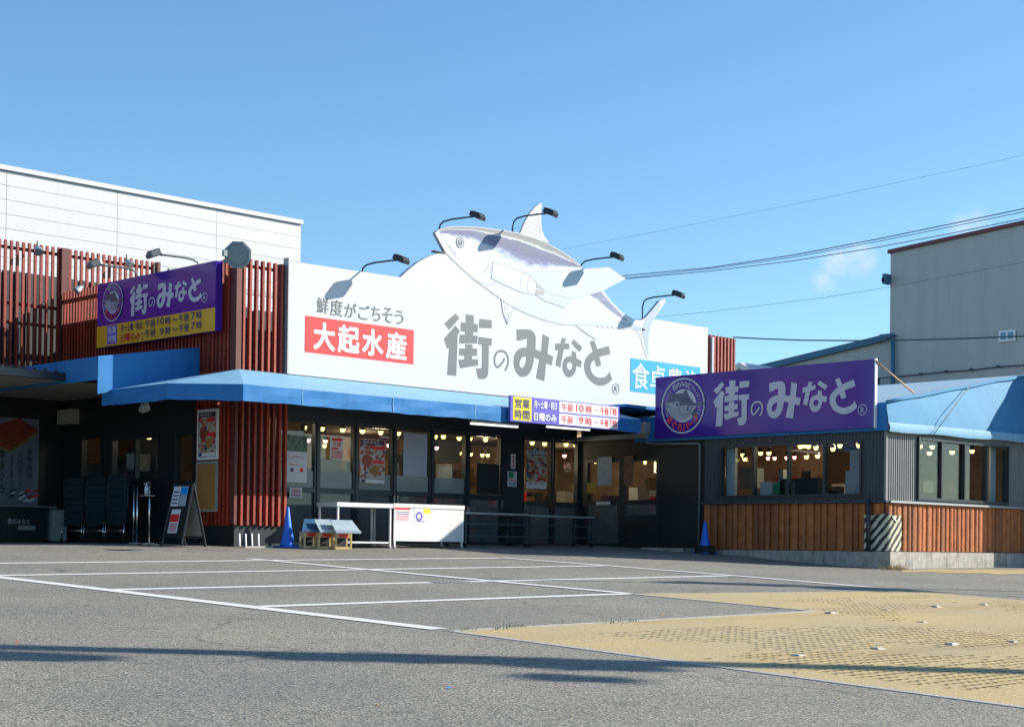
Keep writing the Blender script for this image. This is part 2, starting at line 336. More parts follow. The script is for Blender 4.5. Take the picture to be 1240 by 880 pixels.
def bx(name, x0, x1, y0, y1, z0, z1, m, parent=None, share=True):
    c = ((x0+x1)/2, (y0+y1)/2, (z0+z1)/2)
    if share and parent is not None:
        o = bpy.data.objects.new(name, cube(m)); o.scale = (x1-x0, y1-y0, z1-z0)
    else:
        me = bpy.data.meshes.new(name); hx, hy, hz = (x1-x0)/2, (y1-y0)/2, (z1-z0)/2
        v = [(x, y, z) for x in (-hx, hx) for y in (-hy, hy) for z in (-hz, hz)]
        me.from_pydata(v, [], [(0, 1, 3, 2), (4, 6, 7, 5), (0, 4, 5, 1), (2, 3, 7, 6), (0, 2, 6, 4), (1, 5, 7, 3)]); me.materials.append(m)
        o = bpy.data.objects.new(name, me)
    o.location = c; return link(o, parent)
def mesh(name, verts, faces, m, parent=None, smooth=False, origin=None):
    vs = [Vector(v) for v in verts]
    org = Vector(origin) if origin is not None else sum(vs, Vector())/len(vs)
    me = bpy.data.meshes.new(name); me.from_pydata([tuple(v-org) for v in vs], [], faces)
    ms = m if isinstance(m, (list, tuple)) else [m]
    for k in ms: me.materials.append(k)
    if smooth: me.polygons.foreach_set('use_smooth', [True]*len(me.polygons))
    o = bpy.data.objects.new(name, me); o.location = org; return link(o, parent)
class MB:      # collects shapes into one mesh
    def __init__(s): s.v = []; s.f = []
    def box(s, x0, x1, y0, y1, z0, z1):
        n = len(s.v); s.v += [(x, y, z) for x in (x0, x1) for y in (y0, y1) for z in (z0, z1)]
        s.f += [tuple(n+i for i in q) for q in ((0, 1, 3, 2), (4, 6, 7, 5), (0, 4, 5, 1), (2, 3, 7, 6), (0, 2, 6, 4), (1, 5, 7, 3))]
    def quad(s, *p): n = len(s.v); s.v += [tuple(q) for q in p]; s.f.append(tuple(range(n, n+len(p))))
    def tube(s, pts, r, k=8, cap=True):
        pts = [Vector(p) for p in pts]; rs = r if isinstance(r, (list, tuple)) else [r]*len(pts); n0 = len(s.v)
        for i, p in enumerate(pts):
            d = (pts[min(i+1, len(pts)-1)] - pts[max(i-1, 0)]).normalized()
            a = d.cross(Vector((0, 0, 1)));
            if a.length < .05: a = d.cross(Vector((1, 0, 0)))
            a.normalize(); b = d.cross(a)
            for j in range(k): t = 2*math.pi*j/k; s.v.append(tuple(p + a*math.cos(t)*rs[i] + b*math.sin(t)*rs[i]))
        for i in range(len(pts)-1):
            for j in range(k):
                a0 = n0+i*k+j; a1 = n0+i*k+(j+1) % k; s.f.append((a0, a1, a1+k, a0+k))
        if cap: s.f.append(tuple(n0+j for j in range(k))[::-1]); s.f.append(tuple(n0+(len(pts)-1)*k+j for j in range(k)))
    def prism(s, loop, off):   # loop of points, extruded by off
        n = len(s.v); loop = [Vector(p) for p in loop]; off = Vector(off); k = len(loop)
        s.v += [tuple(p) for p in loop] + [tuple(p+off) for p in loop]
        for tri in tessellate_polygon([loop]): s.f.append(tuple(n+i for i in tri)); s.f.append(tuple(n+k+i for i in tri)[::-1])
        for i in range(k): j = (i+1) % k; s.f.append((n+i, n+j, n+k+j, n+k+i))
    def obj(s, name, m, parent=None, smooth=False, origin=None): return mesh(name, s.v, s.f, m, parent, smooth, origin)
def tube(name, pts, r, m, parent=None, k=8, origin=None): b = MB(); b.tube(pts, r, k); return b.obj(name, m, parent, True, origin)
def sheet(name, loops, m, parent):   # flat polygon with optional holes, 3D points
    loops = [[Vector(p) for p in l] for l in loops]; tris = tessellate_polygon(loops); v = [p for l in loops for p in l]
    return mesh(name, v, tris, m, parent)
def plate(name, loop, off, m, parent): b = MB(); b.prism(loop, off); return b.obj(name, m, parent)

# flat print on planes: F = plane facing -Y (right is +X), G = plane facing -X (right is -Y)
class PF:
    def __init__(s, Y): s.c = Y
    def uv(s, px, py): p = onY(px, py, s.c); return p.x, p.z
    def w(s, u, v, d=0): return Vector((u, s.c-d, v))
class PG:
    def __init__(s, X): s.c = X
    def uv(s, px, py): p = onX(px, py, s.c); return -p.y, p.z
    def w(s, u, v, d=0): return Vector((s.c-d, -u, v))
def pbox(P, l, t, r, b):     # box on the plane from pixel extents read at the middle of the item
    mx_, my_ = (l+r)/2, (t+b)/2
    u0 = P.uv(l, my_)[0]; u1 = P.uv(r, my_)[0]; v1 = P.uv(mx_, t)[1]; v0 = P.uv(mx_, b)[1]
    return u0, v0, u1, v1
def rect(name, P, box, m, parent, d=.004, th=0):
    u0, v0, u1, v1 = box
    pts = [P.w(u0, v0, d), P.w(u1, v0, d), P.w(u1, v1, d), P.w(u0, v1, d)]
    if th: return plate(name, pts, P.w(0, 0, th)-P.w(0, 0, 0), m, parent)
    return mesh(name, pts, [(0, 1, 2, 3)], m, parent)
TXT = {}
def glyphs(body, bold=.0, spacing=1.0):
    key = (body, round(bold, 3), spacing)
    if key not in TXT:
        c = bpy.data.curves.new('t', 'FONT'); c.body = body; c.space_character = spacing; c.resolution_u = 3
        o = bpy.data.objects.new('t', c); C.objects.link(o); bpy.context.view_layer.update()
        me = bpy.data.meshes.new_from_object(o.evaluated_get(bpy.context.evaluated_depsgraph_get()))
        v = np.empty(len(me.vertices)*3); me.vertices.foreach_get('co', v); v = v.reshape(-1, 3)[:, :2]
        f = [tuple(p.vertices) for p in me.polygons]
        bpy.data.objects.remove(o); bpy.data.curves.remove(c); bpy.data.meshes.remove(me)
        if bold > .003:      # a heavier weight: the letter stamped round its own outline
            n = len(v); k = 8 if bold > .012 else 4; V2, F2 = [v], list(f)
            for i in range(k):
                a = 2*math.pi*(i+.5)/k; V2.append(v+np.array((math.cos(a), math.sin(a)))*bold); F2 += [tuple(j+n*(i+1) for j in q) for q in f]
            v = np.concatenate(V2); f = F2
        TXT[key] = (v, f)
    return TXT[key]
def text(body, P, box, m, parent, bold=.01, d=.008, name='lettering', vertical=False, italic=0, spacing=1.0):
    u0, v0, u1, v1 = box
    if vertical:
        n = len(body); h = (v1-v0)/n; V = []; Fc = []
        for i, ch in enumerate(body):
            v, f = glyphs(ch, bold); lo, hi = v.min(0), v.max(0); k = len(V); s = .92
            cx = (u0+u1)/2; sz = (u1-u0); cyy = v1-h*(i+.5)
            nb = len(v)//(1 if bold <= .003 else 9 if bold > .012 else 5)
            for q_, a in enumerate(v): V.append(P.w(cx+(a[0]-.5)*sz*s, cyy+(a[1]-.38)*h*s, d+.0003*(q_//nb)))
            Fc += [tuple(k+j for j in q) for q in f]
        return mesh(name, V, Fc, m, parent)
    v, f = glyphs(body, bold, spacing); lo, hi = v.min(0), v.max(0); NB = len(v)//(1 if bold <= .003 else 9 if bold > .012 else 5)
    V = []
    for a in v:
        s, t = (a[0]-lo[0])/(hi[0]-lo[0]), (a[1]-lo[1])/(hi[1]-lo[1])
        V.append(P.w(u0+s*(u1-u0)+italic*(t-.5)*(v1-v0), v0+t*(v1-v0), d+.0003*(len(V)//NB)))
    return mesh(name, V, f, m, parent)
def ptext(body, P, l, t, r, b, m, parent, **k): return text(body, P, pbox(P, l, t, r, b), m, parent, **k)
def stroke(pts, w, closed=False):   # 2D ribbon polygon
    L, R = [], []; n = len(pts)
    for i, p in enumerate(pts):
        a = pts[(i-1) % n] if closed or i else pts[0]; b = pts[(i+1) % n] if closed or i < n-1 else pts[-1]
        dx, dy = b[0]-a[0], b[1]-a[1]; q = math.hypot(dx, dy) or 1; wi = (w[i] if isinstance(w, (list, tuple)) else w)/2
        L.append((p[0]-dy/q*wi, p[1]+dx/q*wi)); R.append((p[0]+dy/q*wi, p[1]-dx/q*wi))
    return L, R
def ribbon(name, P, pts, w, m, parent, d=.006, closed=False):
    L, R = stroke(pts, w, closed); v = [P.w(*p, d) for p in L+R]; n = len(L)
    f = [(i, (i+1) % n, n+(i+1) % n, n+i) for i in range(n if closed else n-1)]
    return mesh(name, v, f, m, parent)
def disc(name, P, c, r, m, parent, d=.005, k=40, sx=1):
    return mesh(name, [P.w(c[0]+sx*r*math.cos(2*math.pi*i/k), c[1]+r*math.sin(2*math.pi*i/k), d) for i in range(k)], [tuple(range(k))], m, parent)
def ring(name, P, c, r0, r1, m, parent, d=.006, k=44, sx=1):
    v = [P.w(c[0]+sx*r*math.cos(2*math.pi*i/k), c[1]+r*math.sin(2*math.pi*i/k), d) for r in (r0, r1) for i in range(k)]
    return mesh(name, v, [(i, (i+1) % k, k+(i+1) % k, k+i) for i in range(k)], m, parent)

# the shop's brush lettering, outlined once and set on three signs
def zA(l): return [(530+x/8.8, 370+y/8.8) for x, y in l]
def zB(l): return [(610+x/8.267, 390+y/8.267) for x, y in l]
LOGO = [
 [zA([(190,85),(232,135),(122,258),(70,190)])],
 [zA([(190,210),(238,275),(213,310),(198,748),(100,738),(122,440),(102,462),(66,355)])],
 [zA([(300,92),(386,104),(382,192),(428,200),(424,286),(378,282),(376,318),(426,322),(422,402),(230,402),(234,310),(290,310),(292,278),(245,270),(247,176),(298,182)])],
 [zA([(294,410),(370,414),(370,456),(420,460),(418,535),(366,535),(366,570),(430,572),(430,636),(238,668),(220,575),(284,572),(284,533),(228,530),(230,456),(294,456)])],
 [zA([(445,140),(577,156),(574,242),(441,236)])],
 [zA([(436,334),(578,350),(574,426),(545,424),(540,700),(532,745),(515,770),(490,782),(430,778),(408,668),(470,668),(472,418),(432,410)])],
 [zB([(128,72),(240,72),(268,79),(290,92),(308,115),(318,142),(320,170),(318,275),(375,292),(388,120),(455,152),(438,318),(495,345),(478,435),(425,410),(405,590),(322,560),(355,375),(302,352),(297,400),(288,440),(275,478),(258,510),(238,532),(214,545),(185,548),(160,540),(138,520),(120,490),(106,455),(99,420),(98,385),(103,345),(115,312),(135,283),(160,264),(190,255),(232,252),(234,165),(130,190)]),
  zB([(222,342),(205,343),(188,350),(172,367),(161,392),(157,418),(161,442),(173,457),(188,455),(202,443),(214,420),(220,395),(223,368)])],
 [zB([(516,215),(568,214),(582,155),(624,168),(610,213),(658,215),(655,268),(599,273),(566,455),(518,428),(548,278),(514,282)])],
 [zB([(700,172),(786,252),(758,298),(674,210)])],
 [zB([(680,290),(722,300),(726,360),(782,392),(768,455),(728,432),(724,470),(712,505),(695,532),(675,548),(652,552),(630,545),(610,525),(596,495),(588,458),(589,425),(596,390),(608,366),(628,348),(652,339),(682,338)]),
  zB([(668,400),(648,402),(634,418),(631,442),(640,466),(658,480),(676,474),(687,452),(690,420)])],
 [zB([(860,192),(906,184),(936,270),(1050,238),(1068,318),(958,348),(976,432),(928,448),(908,378),(888,392),(872,415),(866,445),(872,480),(886,512),(910,538),(940,552),(975,556),(1005,550),(1035,530),(1060,496),(1085,572),(1050,608),(1015,628),(975,636),(940,632),(905,616),(870,590),(840,555),(818,512),(806,468),(805,425),(812,385),(828,352),(855,322),(892,295)])],
]
NOC = zA([(712,560),(700,590),(672,626),(650,650),(632,656),(616,640),(606,605),(605,565),(614,525),(632,498),(655,485),(685,484),(712,492),(735,518),(748,555),(752,595),(745,635),(730,668),(716,692)])
PS = PF(23.5)
def logo_norm():
    u0 = PS.uv(538, 410)[0]; u1 = PS.uv(740.5, 455)[0]; v0 = PS.uv(548, 454.5)[1]; H = PS.uv(560, 380)[1]-v0
    Wd = u1-u0
    conv = lambda l: [((PS.uv(x, y)[0]-u0)/Wd, (PS.uv(x, y)[1]-v0)/H) for x, y in l]
    return [[conv(l) for l in g] for g in LOGO], conv(NOC), (u0, v0, u1, v0+H)
LG, NO, LBOX = logo_norm()
def logo(P, box, m, parent, d=.01, thin=None):
    u0, v0, u1, v1 = box; T = lambda q: (u0+q[0]*(u1-u0), v0+q[1]*(v1-v0))
    for g in LG: sheet('lettering', [[P.w(*T(q), d) for q in l] for l in g], m, parent)
    ribbon('lettering', P, [T(q) for q in NO], .040*(v1-v0)*.98, m, parent, d)
def rmark(P, c, r, m, parent, d=.01):
    ring('lettering', P, c, r*.86, r, m, parent, d); text('R', P, (c[0]-r*.38, c[1]-r*.5, c[0]+r*.42, c[1]+r*.5), m, parent, bold=.004, d=d)

# ================================================================== GROUND
def axis_coords(a, b, lo, hi, step):
    v = list(np.arange(lo, hi+1e-6, step)); x = lo; s = step
    while x > a: s *= 1.5; x -= s; v.insert(0, max(x, a))
    x = hi; s = step
    while x < b: s *= 1.5; x += s; v.append(min(x, b))
    return v
xs = axis_coords(-900, 1200, -10, 46, 1.0); ys = axis_coords(-900, 1200, -6, 26, 1.0)
gv = [(x, y, gz(x, y)) for x in xs for y in ys]; ny = len(ys)
gf = [(i*ny+j, (i+1)*ny+j, (i+1)*ny+j+1, i*ny+j+1) for i in range(len(xs)-1) for j in range(ny-1)]
ground = mesh('ground', gv, gf, asphaltM, smooth=True, origin=(0, 0, 0)); ground['kind'] = 'structure'
def gline(pxs, w, name='painted_line', m=None, lift=.012, world=None, th=0):
    pts = world or [gnd(*p) for p in pxs]; P2 = []
    for i in range(len(pts)-1):
        a, b = Vector(pts[i]), Vector(pts[i+1]); n = max(2, int((b-a).length/.8))
        P2 += [a.lerp(b, k/n) for k in range(n)]
    P2.append(Vector(pts[-1])); L, R = stroke([(p.x, p.y) for p in P2], w); k = len(L)
    v = [(x, y, gz(x, y)+lift) for x, y in L+R]
    return mesh(name, v, [(i, k+i, k+i+1, i+1) for i in range(k-1)], m or paintM, ground)
gline([(-60, 682.6), (608, 675.4)], .17, lift=.004)
gline([(-60, 697.9), (734, 685)], .17, lift=.006)
gline([(137, 714), (890, 696.8)], .17, lift=.004)
gline([(317, 734.6), (762, 719)], .17, lift=.006)
gline([(-90, 688.6), (0, 699), (532, 762)], .20, lift=.006)
gline([(302, 676.6), (762, 719)], .17, lift=.008)
gline([(608, 675.4), (734, 685), (890, 697.2), (1060, 711.5)], .17, lift=.008)
gline([(1060, 711.5), (1300, 726)], .10, lift=.005, m=kerbM, name='edge_strip')

# sandy corner of cellular paving
c0 = gnd(762, 719); c1 = gnd(985, 740); c2 = gnd(545, 764); c3 = gnd(1240, 856.5); c4 = gnd(1240, 727)
cT = gnd(1104, 715.5)
d3 = (c3-c2).normalized(); c3e = c3+d3*3
far = c4+(c4-cT).normalized()*8
loop = [c0, c1, c2, c3, c3e, Vector((far.x+2, c3e.y, 0)), far, c4, cT]
poly = [(p.x, p.y) for p in loop]
def inside(x, y, pl=poly):
    c = False; n = len(pl); j = n-1
    for i in range(n):
        xi, yi = pl[i]; xj, yj = pl[j]
        if (yi > y) != (yj > y) and x < (xj-xi)*(y-yi)/(yj-yi)+xi: c = not c
        j = i
    return c
from mathutils import noise as mn
H = .014
# sheet of sandy paving; its open cells are real pits, the asphalt sheet ends where the pits begin
H = .004
cs, ch = .092, .105
x0 = min(p[0] for p in poly); x1 = max(p[0] for p in poly); y0 = min(p[1] for p in poly); y1 = max(p[1] for p in poly)
gme = ground.data; gb = bmesh.new(); gb.from_mesh(gme); kill = []; CUT = set()
for fc_ in gb.faces:
    vs_ = [v_.co for v_ in fc_.verts]
    if (vs_[0]-vs_[2]).length < 2 and all(inside(q_.x, q_.y) for q_ in vs_): kill.append(fc_); c_ = fc_.calc_center_median(); CUT.add((math.floor(c_.x), math.floor(c_.y)))
bmesh.ops.delete(gb, geom=kill, context='FACES'); gb.to_mesh(gme); gb.free()
V, Fs, MI = [], [], []
def addq(a, b, c, d, k): n = len(V); V.extend((a, b, c, d)); Fs.append((n, n+1, n+2, n+3)); MI.append(k)
def zz(x, y): return gz(x, y)+H
def pitted(x, y):
    f = mn.noise(Vector((x*.30+y*.25, y*.62-x*.28, 3.3)))*.9+mn.noise(Vector((x*.7, y*1.6, 8)))*.5 + (.25 if x > 17 and y > 9 else 0)
    return f > -.03 and mn.noise(Vector((x*5, y*5, 1)))+f*.9 > -.10
pitbox = 0
def pit(x, y, sx, sy):
    global pitbox
    pitbox += 1
    a = (.20+.1*random.random())*sx; b = (.28+.1*random.random())*sy; z = zz(x+sx/2, y+sy/2); o = [(x, y), (x+sx, y), (x+sx, y+sy), (x, y+sy)]; i_ = [(x+a, y+b), (x+sx-a, y+b), (x+sx-a, y+sy-b), (x+a, y+sy-b)]
    O = [(p[0], p[1], zz(*p)) for p in o]; I = [(p[0], p[1], z+.004) for p in i_]; B = [(p[0], p[1], z-.022) for p in i_]
    for k in range(4): j = (k+1) % 4; addq(O[k], O[j], I[j], I[k], 0); addq(I[k], I[j], B[j], B[k], 1)
    addq(B[0], B[1], B[2], B[3], 1)
row = 0; Y = y0
while Y < y1:
    X = x0-(cs/2 if row % 2 else 0); run = None
    while X < x1:
        ok = inside(X+cs/2, Y+ch/2) and (X < 25)
        if ok and (math.floor(X), math.floor(Y)) in CUT and (math.floor(X+cs), math.floor(Y+ch)) in CUT and pitted(X, Y):
            if run is not None: addq((run, Y, zz(run, Y)), (X, Y, zz(X, Y)), (X, Y+ch, zz(X, Y+ch)), (run, Y+ch, zz(run, Y+ch)), 0); run = None
            pit(X, Y, cs, ch)
        elif ok or inside(X+cs/2, Y+ch/2):
            if run is None: run = X
            elif X-run > .8: addq((run, Y, zz(run, Y)), (X, Y, zz(X, Y)), (X, Y+ch, zz(X, Y+ch)), (run, Y+ch, zz(run, Y+ch)), 0); run = X
        elif run is not None: addq((run, Y, zz(run, Y)), (X, Y, zz(X, Y)), (X, Y+ch, zz(X, Y+ch)), (run, Y+ch, zz(run, Y+ch)), 0); run = None
        X += cs
    Y += ch; row += 1
me = bpy.data.meshes.new('sand_paving'); me.from_pydata(V, [], Fs); me.polygons.foreach_set('material_index', MI); me.materials.append(sandM); me.materials.append(pitM)
pv = bpy.data.objects.new('sand_paving', me); link(pv); pv['kind'] = 'structure'
def bar(a, b, w=.10, h=.012, name='edge_strip'):
    a, b = Vector(a), Vector(b); n = max(2, int((b-a).length/.7)); P2_ = [a.lerp(b, k/n) for k in range(n+1)]; L, R_ = stroke([(p.x, p.y) for p in P2_], w); k = len(L); V_, F_ = [], []
    for (x, y), (x2, y2) in zip(L, R_): z = gz(x, y); V_ += [(x, y, z-.05), (x, y, z+h), (x2, y2, z+h), (x2, y2, z-.05)]
    for i in range(k-1): 
        for j in range(4): F_.append((4*i+j, 4*i+(j+1) % 4, 4*i+4+(j+1) % 4, 4*i+4+j))
    return mesh(name, V_, F_, kerbM, ground)
bar(c2, c1, .09, .006); bar(c1, c0, .06, .007); bar(c2, c3e, .08, .005); bar(c0, cT, .04, .005)

# ================================================================== GREY FACTORY, WHITE WAREHOUSE, FAR HOUSE
def ribwall(name, P, loop_top, u0, u1, zb, pitch, dep, m, parent, duty=.5):
    # trapezoid ribs standing proud of the sheet; loop_top(u) gives the top height
    v, f = [], []; u = u0
    while u < u1-1e-6:
        a = [(u, 0), (u+pitch*duty*.8, 0), (u+pitch*duty, dep), (u+pitch*.92, dep), (u+pitch, 0)]
        for (p, dp), (q, dq) in zip(a[:-1], a[1:]):
            n = len(v); p2, q2 = min(p, u1), min(q, u1)
            v += [P.w(p2, zb, dp), P.w(q2, zb, dq), P.w(q2, loop_top(q2), dq), P.w(p2, loop_top(p2), dp)]; f.append((n, n+1, n+2, n+3))
        u += pitch
    return mesh(name, v, f, m, parent)
XF = 72; PGf = PG(XF)
fac = thing('factory_building', 'tall grey corrugated metal factory behind the low wing on the right', 'factory', (XF, 10, 0))
ul, zt = PGf.uv(1078.5, 307); ur, ztr = PGf.uv(1240, 272); sl_ = (ztr-zt)/(ur-ul); ue = ur+9
ribwall('wall', PGf, lambda u: zt+sl_*(u-ul), ul, ue, -1, .17, .012, factoryM, fac)
mesh('side_wall', [(XF+.02, -ul, -1), (XF+30, -ul, -1), (XF+30, -ul, zt), (XF+.02, -ul, zt)], [(0, 1, 2, 3)], factoryM, fac)
plate('roof', [PGf.w(ul-.1, zt+.0, .15), PGf.w(ue, zt+sl_*(ue-ul), .15), PGf.w(ue, zt+sl_*(ue-ul)+.18, .15), PGf.w(ul-.1, zt+.18, .15)], (30, 0, 0), mat('roof_edge', (.16, .045, .06), .6), fac)
b_ = pbox(PGf, 1211, 400, 1231, 413.5)
wf = rect('window', PGf, b_, whiteP, fac, .06, .08); 
rect('pane', PGf, (b_[0]+.1, b_[1]+.1, (b_[0]+b_[2])/2-.05, b_[3]-.1), mat('far_pane', (.10, .2, .3), .1, spec=.8), wf, .15)
rect('pane', PGf, ((b_[0]+b_[2])/2+.05, b_[1]+.1, b_[2]-.1, b_[3]-.1), MATS['far_pane'], wf, .15)
b_ = pbox(PGf, 1061, 458.5, 1066.5, 466); rect('vent', PGf, b_, darkWall, fac, .06, .06)
for (a, b, c, d) in ((1075.5, 333, 1079.5, 345), (1074.6, 338, 1078, 343)): rect('junction_box', PGf, pbox(PGf, a, b, c, d), blueTrim, fac, .05, .5)
tube('downpipe', [PGf.w(*PGf.uv(1084.3, 411), .25), PGf.w(*PGf.uv(1084.3, 480), .25)], .11, blueTrim, fac)
rect('gutter_box', PGf, pbox(PGf, 1072, 405.5, 1085.5, 409.8), blueTrim, fac, .1, .45)
cab = MB(); pp = [PGf.w(*PGf.uv(u, v), .2) for u, v in ((1062, 458.5), (1087, 456.5), (1118, 453.5), (1147, 450.5), (1180, 448.5), (1211, 444.5), (1250, 442))]
cab.tube(pp, .035, 6); cab.obj('wall_cable', wireM, fac)
for u, v in ((1117.5, 453), (1147.8, 450), (1178.6, 447.5), (1211, 444)): rect('insulator', PGf, pbox(PGf, u-1.2, v-1.2, u+1.2, v+1.5), wireM, fac, .1, .2)
# low wing with blue fascia
PG2 = PG(XF+.4); wg = thing('factory_wing', 'low grey corrugated factory wing with sloping blue roof edge', 'factory', (XF, 30, 0))
a0 = PG2.uv(900, 452.8); a1 = PG2.uv(1079, 409.5); s2 = (a1[1]-a0[1])/(a1[0]-a0[0])
ribwall('wall', PG2, lambda u: a0[1]+s2*(u-a0[0])-.05, a0[0], a1[0], -1, .17, .012, factoryM, wg)
plate('roof', [PG2.w(a0[0], a0[1]-.1, .3), PG2.w(a1[0], a1[1]-.1, .3), PG2.w(a1[0], a1[1]+.22, .3), PG2.w(a0[0], a0[1]+.22, .3)], (25, 0, 0), blueTrim, wg)
# white warehouse
YW = 34; PW = PF(YW)
wh = thing('white_warehouse', 'large white panelled warehouse rising behind the left slat screen', 'warehouse', (12, YW, 0))
sx_ = [PW.uv(-128, 190)[0], PW.uv(8.3, 206)[0], PW.uv(142.6, 232)[0], PW.uv(262.6, 253)[0], PW.uv(364.5, 272)[0]]
ztop = PW.uv(0, 202)[1]
zs = [ztop-.06]; 
for yy in (223, 240.5, 258, 275.5): zs.append(PW.uv(0, yy)[1])
dz = zs[-2]-zs[-1]
while zs[-1] > 0: zs.append(zs[-1]-dz)
bx('core', sx_[0]-12, sx_[-1]-.02, YW+.06, YW+30, -.5, ztop-.1, seamM, wh)
xx = [sx_[0]-(sx_[1]-sx_[0])] + sx_
for i in range(len(xx)-1):
    for j in range(len(zs)-1):
        if zs[j] < 3: continue
        bx('panel', xx[i]+.005, xx[i+1]-.005, YW, YW+.05, zs[j+1]+.004, zs[j]-.004, whitePanel, wh)
bx('coping', xx[0], sx_[-1]+.03, YW-.06, YW+.3, ztop-.055, ztop+.05, whitePanel, wh)
# far house gable
PH = PG(60); hs = thing('far_house', 'small house gable peeping over the sign beside the slats', 'house', (60, 38, 0))
g0, g1, g2 = PH.uv(880, 448), PH.uv(895, 438.5), PH.uv(915, 450)
plate('roof', [PH.w(*g0), PH.w(*g1), PH.w(*g2), PH.w(g2[0], g2[1]-.25), PH.w(g1[0], g1[1]-.28), PH.w(g0[0], g0[1]-.25)], (8, 0, 0), mat('roof_white', (.6, .6, .6), .6), hs)
plate('wall', [PH.w(g0[0]+.1, g0[1]-.25, -.2), PH.w(g1[0], g1[1]-.25, -.2), PH.w(g2[0]-.1, g2[1]-.25, -.2), PH.w(g2[0]-.1, 0, -.2), PH.w(g0[0]+.1, 0, -.2)], (7.6, 0, 0), mat('house_wall', (.3, .28, .25), .8), hs)

# ================================================================== MAIN STORE
XA = 26.385; YG = 24.7; YS = 23.5; XK = 16.47; YK = 23.6; YL = 29.7
st = thing('store_building', 'main fish store with dark glazed front under the white sign', 'store', (XK, YG, 0))
# interior
bx('interior_floor', XK+.1, 33, YG, 33.4, -.3, 0, floorI, st)
bx('back_wall', XK+.1, 33, 31.0, 31.2, 0, 2.9, warm, st)
bx('ceiling', XK+.1, XA, YG-.05, 31.1, 2.62, 2.72, warmC, st)
bx('upper_storey', 17.7, XA+2.7, YG+.02, 33.8, 2.725, 4.3, darkWall, st)
for (x0_, x1_, yb, h, mm) in ((18.6, 20.0, 28.0, 1.45, warm), (21.2, 23.4, 29.2, 1.7, darkWall), (24.0, 25.2, 28.3, 1.25, soffitM), (25.4, 26.2, 30.2, 1.9, warm), (17.0, 18.2, 30, 1.6, darkWall)):
    bx('display_shelf', x0_, x1_, yb, yb+.7, 0.005, h, mm, st)
for i in range(14):
    x_ = 17.2+random.random()*9; y_ = 26.5+random.random()*4; bx('display_goods', x_, x_+.25+.4*random.random(), y_, y_+.4, .9, 1.15+.5*random.random(), random.choice([redP, warm, tankM, darkWall, cork, soffitM]), st)
for (x_, z_, w_, h_, m_) in ((19.6, 1.75, .9, .42, inkD), (21.8, 1.8, 1.2, .5, cork), (24.6, 1.9, .8, .5, darkWall)): bx('hanging_board', x_, x_+w_, 27.5, 27.53, z_, z_+h_, m_, st)
ri = random.Random(21); gm = [warm, darkWall, cork, soffitM, redInk, paper, trayP, inkD, mat('box_brown', (.22, .12, .06), .8), mat('deep_brown', (.07, .04, .03), .7)]
for i in range(90):
    x_, y_ = ri.uniform(17.5, 32), ri.uniform(27.2, 30.6); w_, h_ = ri.uniform(.15, .55), ri.uniform(.12, .5); z_ = ri.choice((.75, .95, 1.2, 1.5))
    bx('display_goods', x_, x_+w_, y_, y_+.3, z_, z_+h_, ri.choice(gm), st)
for i in range(12): x_ = 17.6+i*1.25; bx('wall_picture', x_, x_+ri.uniform(.5, 1.0), 30.96, 30.98, ri.uniform(1.3, 1.6), ri.uniform(1.9, 2.3), ri.choice((gm[7], gm[2], gm[9], gm[4], gm[1])), st)
for i in range(7): x_ = 18.2+i*2.0; bx('display_shelf', x_, x_+1.3, 28.9+.3*(i % 3), 29.3+.3*(i % 3), .005, ri.uniform(.9, 1.45), ri.choice((darkWall, gm[9], gm[8])), st)
bx('display_shelf', 27.2, 31.8, 25.6, 26.1, .005, .95, gm[9], st)
# front wall: head beam, mullions, windows
bx('head_beam', 17.1, XA-.12, YG-.06, YG+.12, 2.335, 2.72, frameM, st)
bx('front_wall', 17.6, XA, YG-.02, YG+.1, 2.725, 3.12, darkWall, st)
ztr_ = 1.02
mull = [PF(YG).uv(x, 560)[0] for x in (334, 382.6, 429.4, 475.5, 521.3, 564.6, 607)]
def window_bay(x0, x1, z0, z1, Y, zt=None, low=glassL, frostz=None, parent=st, solid=False, name='window'):
    fr = MB(); w = .045
    fr.box(x0, x0+w, Y-.05, Y+.05, z0, z1); fr.box(x1-w, x1, Y-.05, Y+.05, z0, z1); fr.box(x0+w, x1-w, Y-.05, Y+.05, z1-w, z1); fr.box(x0+w, x1-w, Y-.05, Y+.05, z0, z0+w)
    if zt: fr.box(x0+w, x1-w, Y-.055, Y+.05, zt-.05, zt+.05)
    o = fr.obj(name, frameM, parent)
    if zt:
        bx('pane', x0+w, x1-w, Y-.006, Y+.006, zt+.05, z1-w, glassM, o, share=False); bx('pane', x0+w, x1-w, Y-.006, Y+.006, z0+w, zt-.05, low, o, share=False)
    else: bx('pane', x0+w, x1-w, Y-.006, Y+.006, z0+w, z1-w, glassM, o, share=False)
    if frostz: bx('frosted_film', x0+w+.002, x1-w-.002, Y-.018, Y-.012, zt+.05, frostz, frost, o, share=False)
    return o
for i in range(6):
    window_bay(mull[i]+.025, mull[i+1]-.025, .03, 2.33, YG, ztr_, frostz=(1.38 if i < 5 else None))
for i, x in enumerate(mull): bx('mullion', x-.024, x+.024, YG-.07, YG+.06, .0, 2.334, frameM, st)
for x in (PF(YG).uv(473.5, 600)[0], PF(YG).uv(477.5, 600)[0], PF(YG).uv(604.5, 604)[0], PF(YG).uv(632, 604)[0]):
    bx('door_handle', x-.012, x+.012, YG-.11, YG-.07, .80, .98, chrome, st)
b0 = pbox(PF(YG), 576, 563, 603, 596); 
bx('dark_board', b0[0], b0[2], YG-.03, YG-.02, 1.08, 1.72, blackM, st)
w1, w2, w3, w4 = [PF(YG).uv(x, 560)[0] for x in (631, 667, 668.5, 700)]
bx('front_wall', mull[6]+.026, w1, YG-.05, YG+.08, -.1, 2.334, darkWall, st)
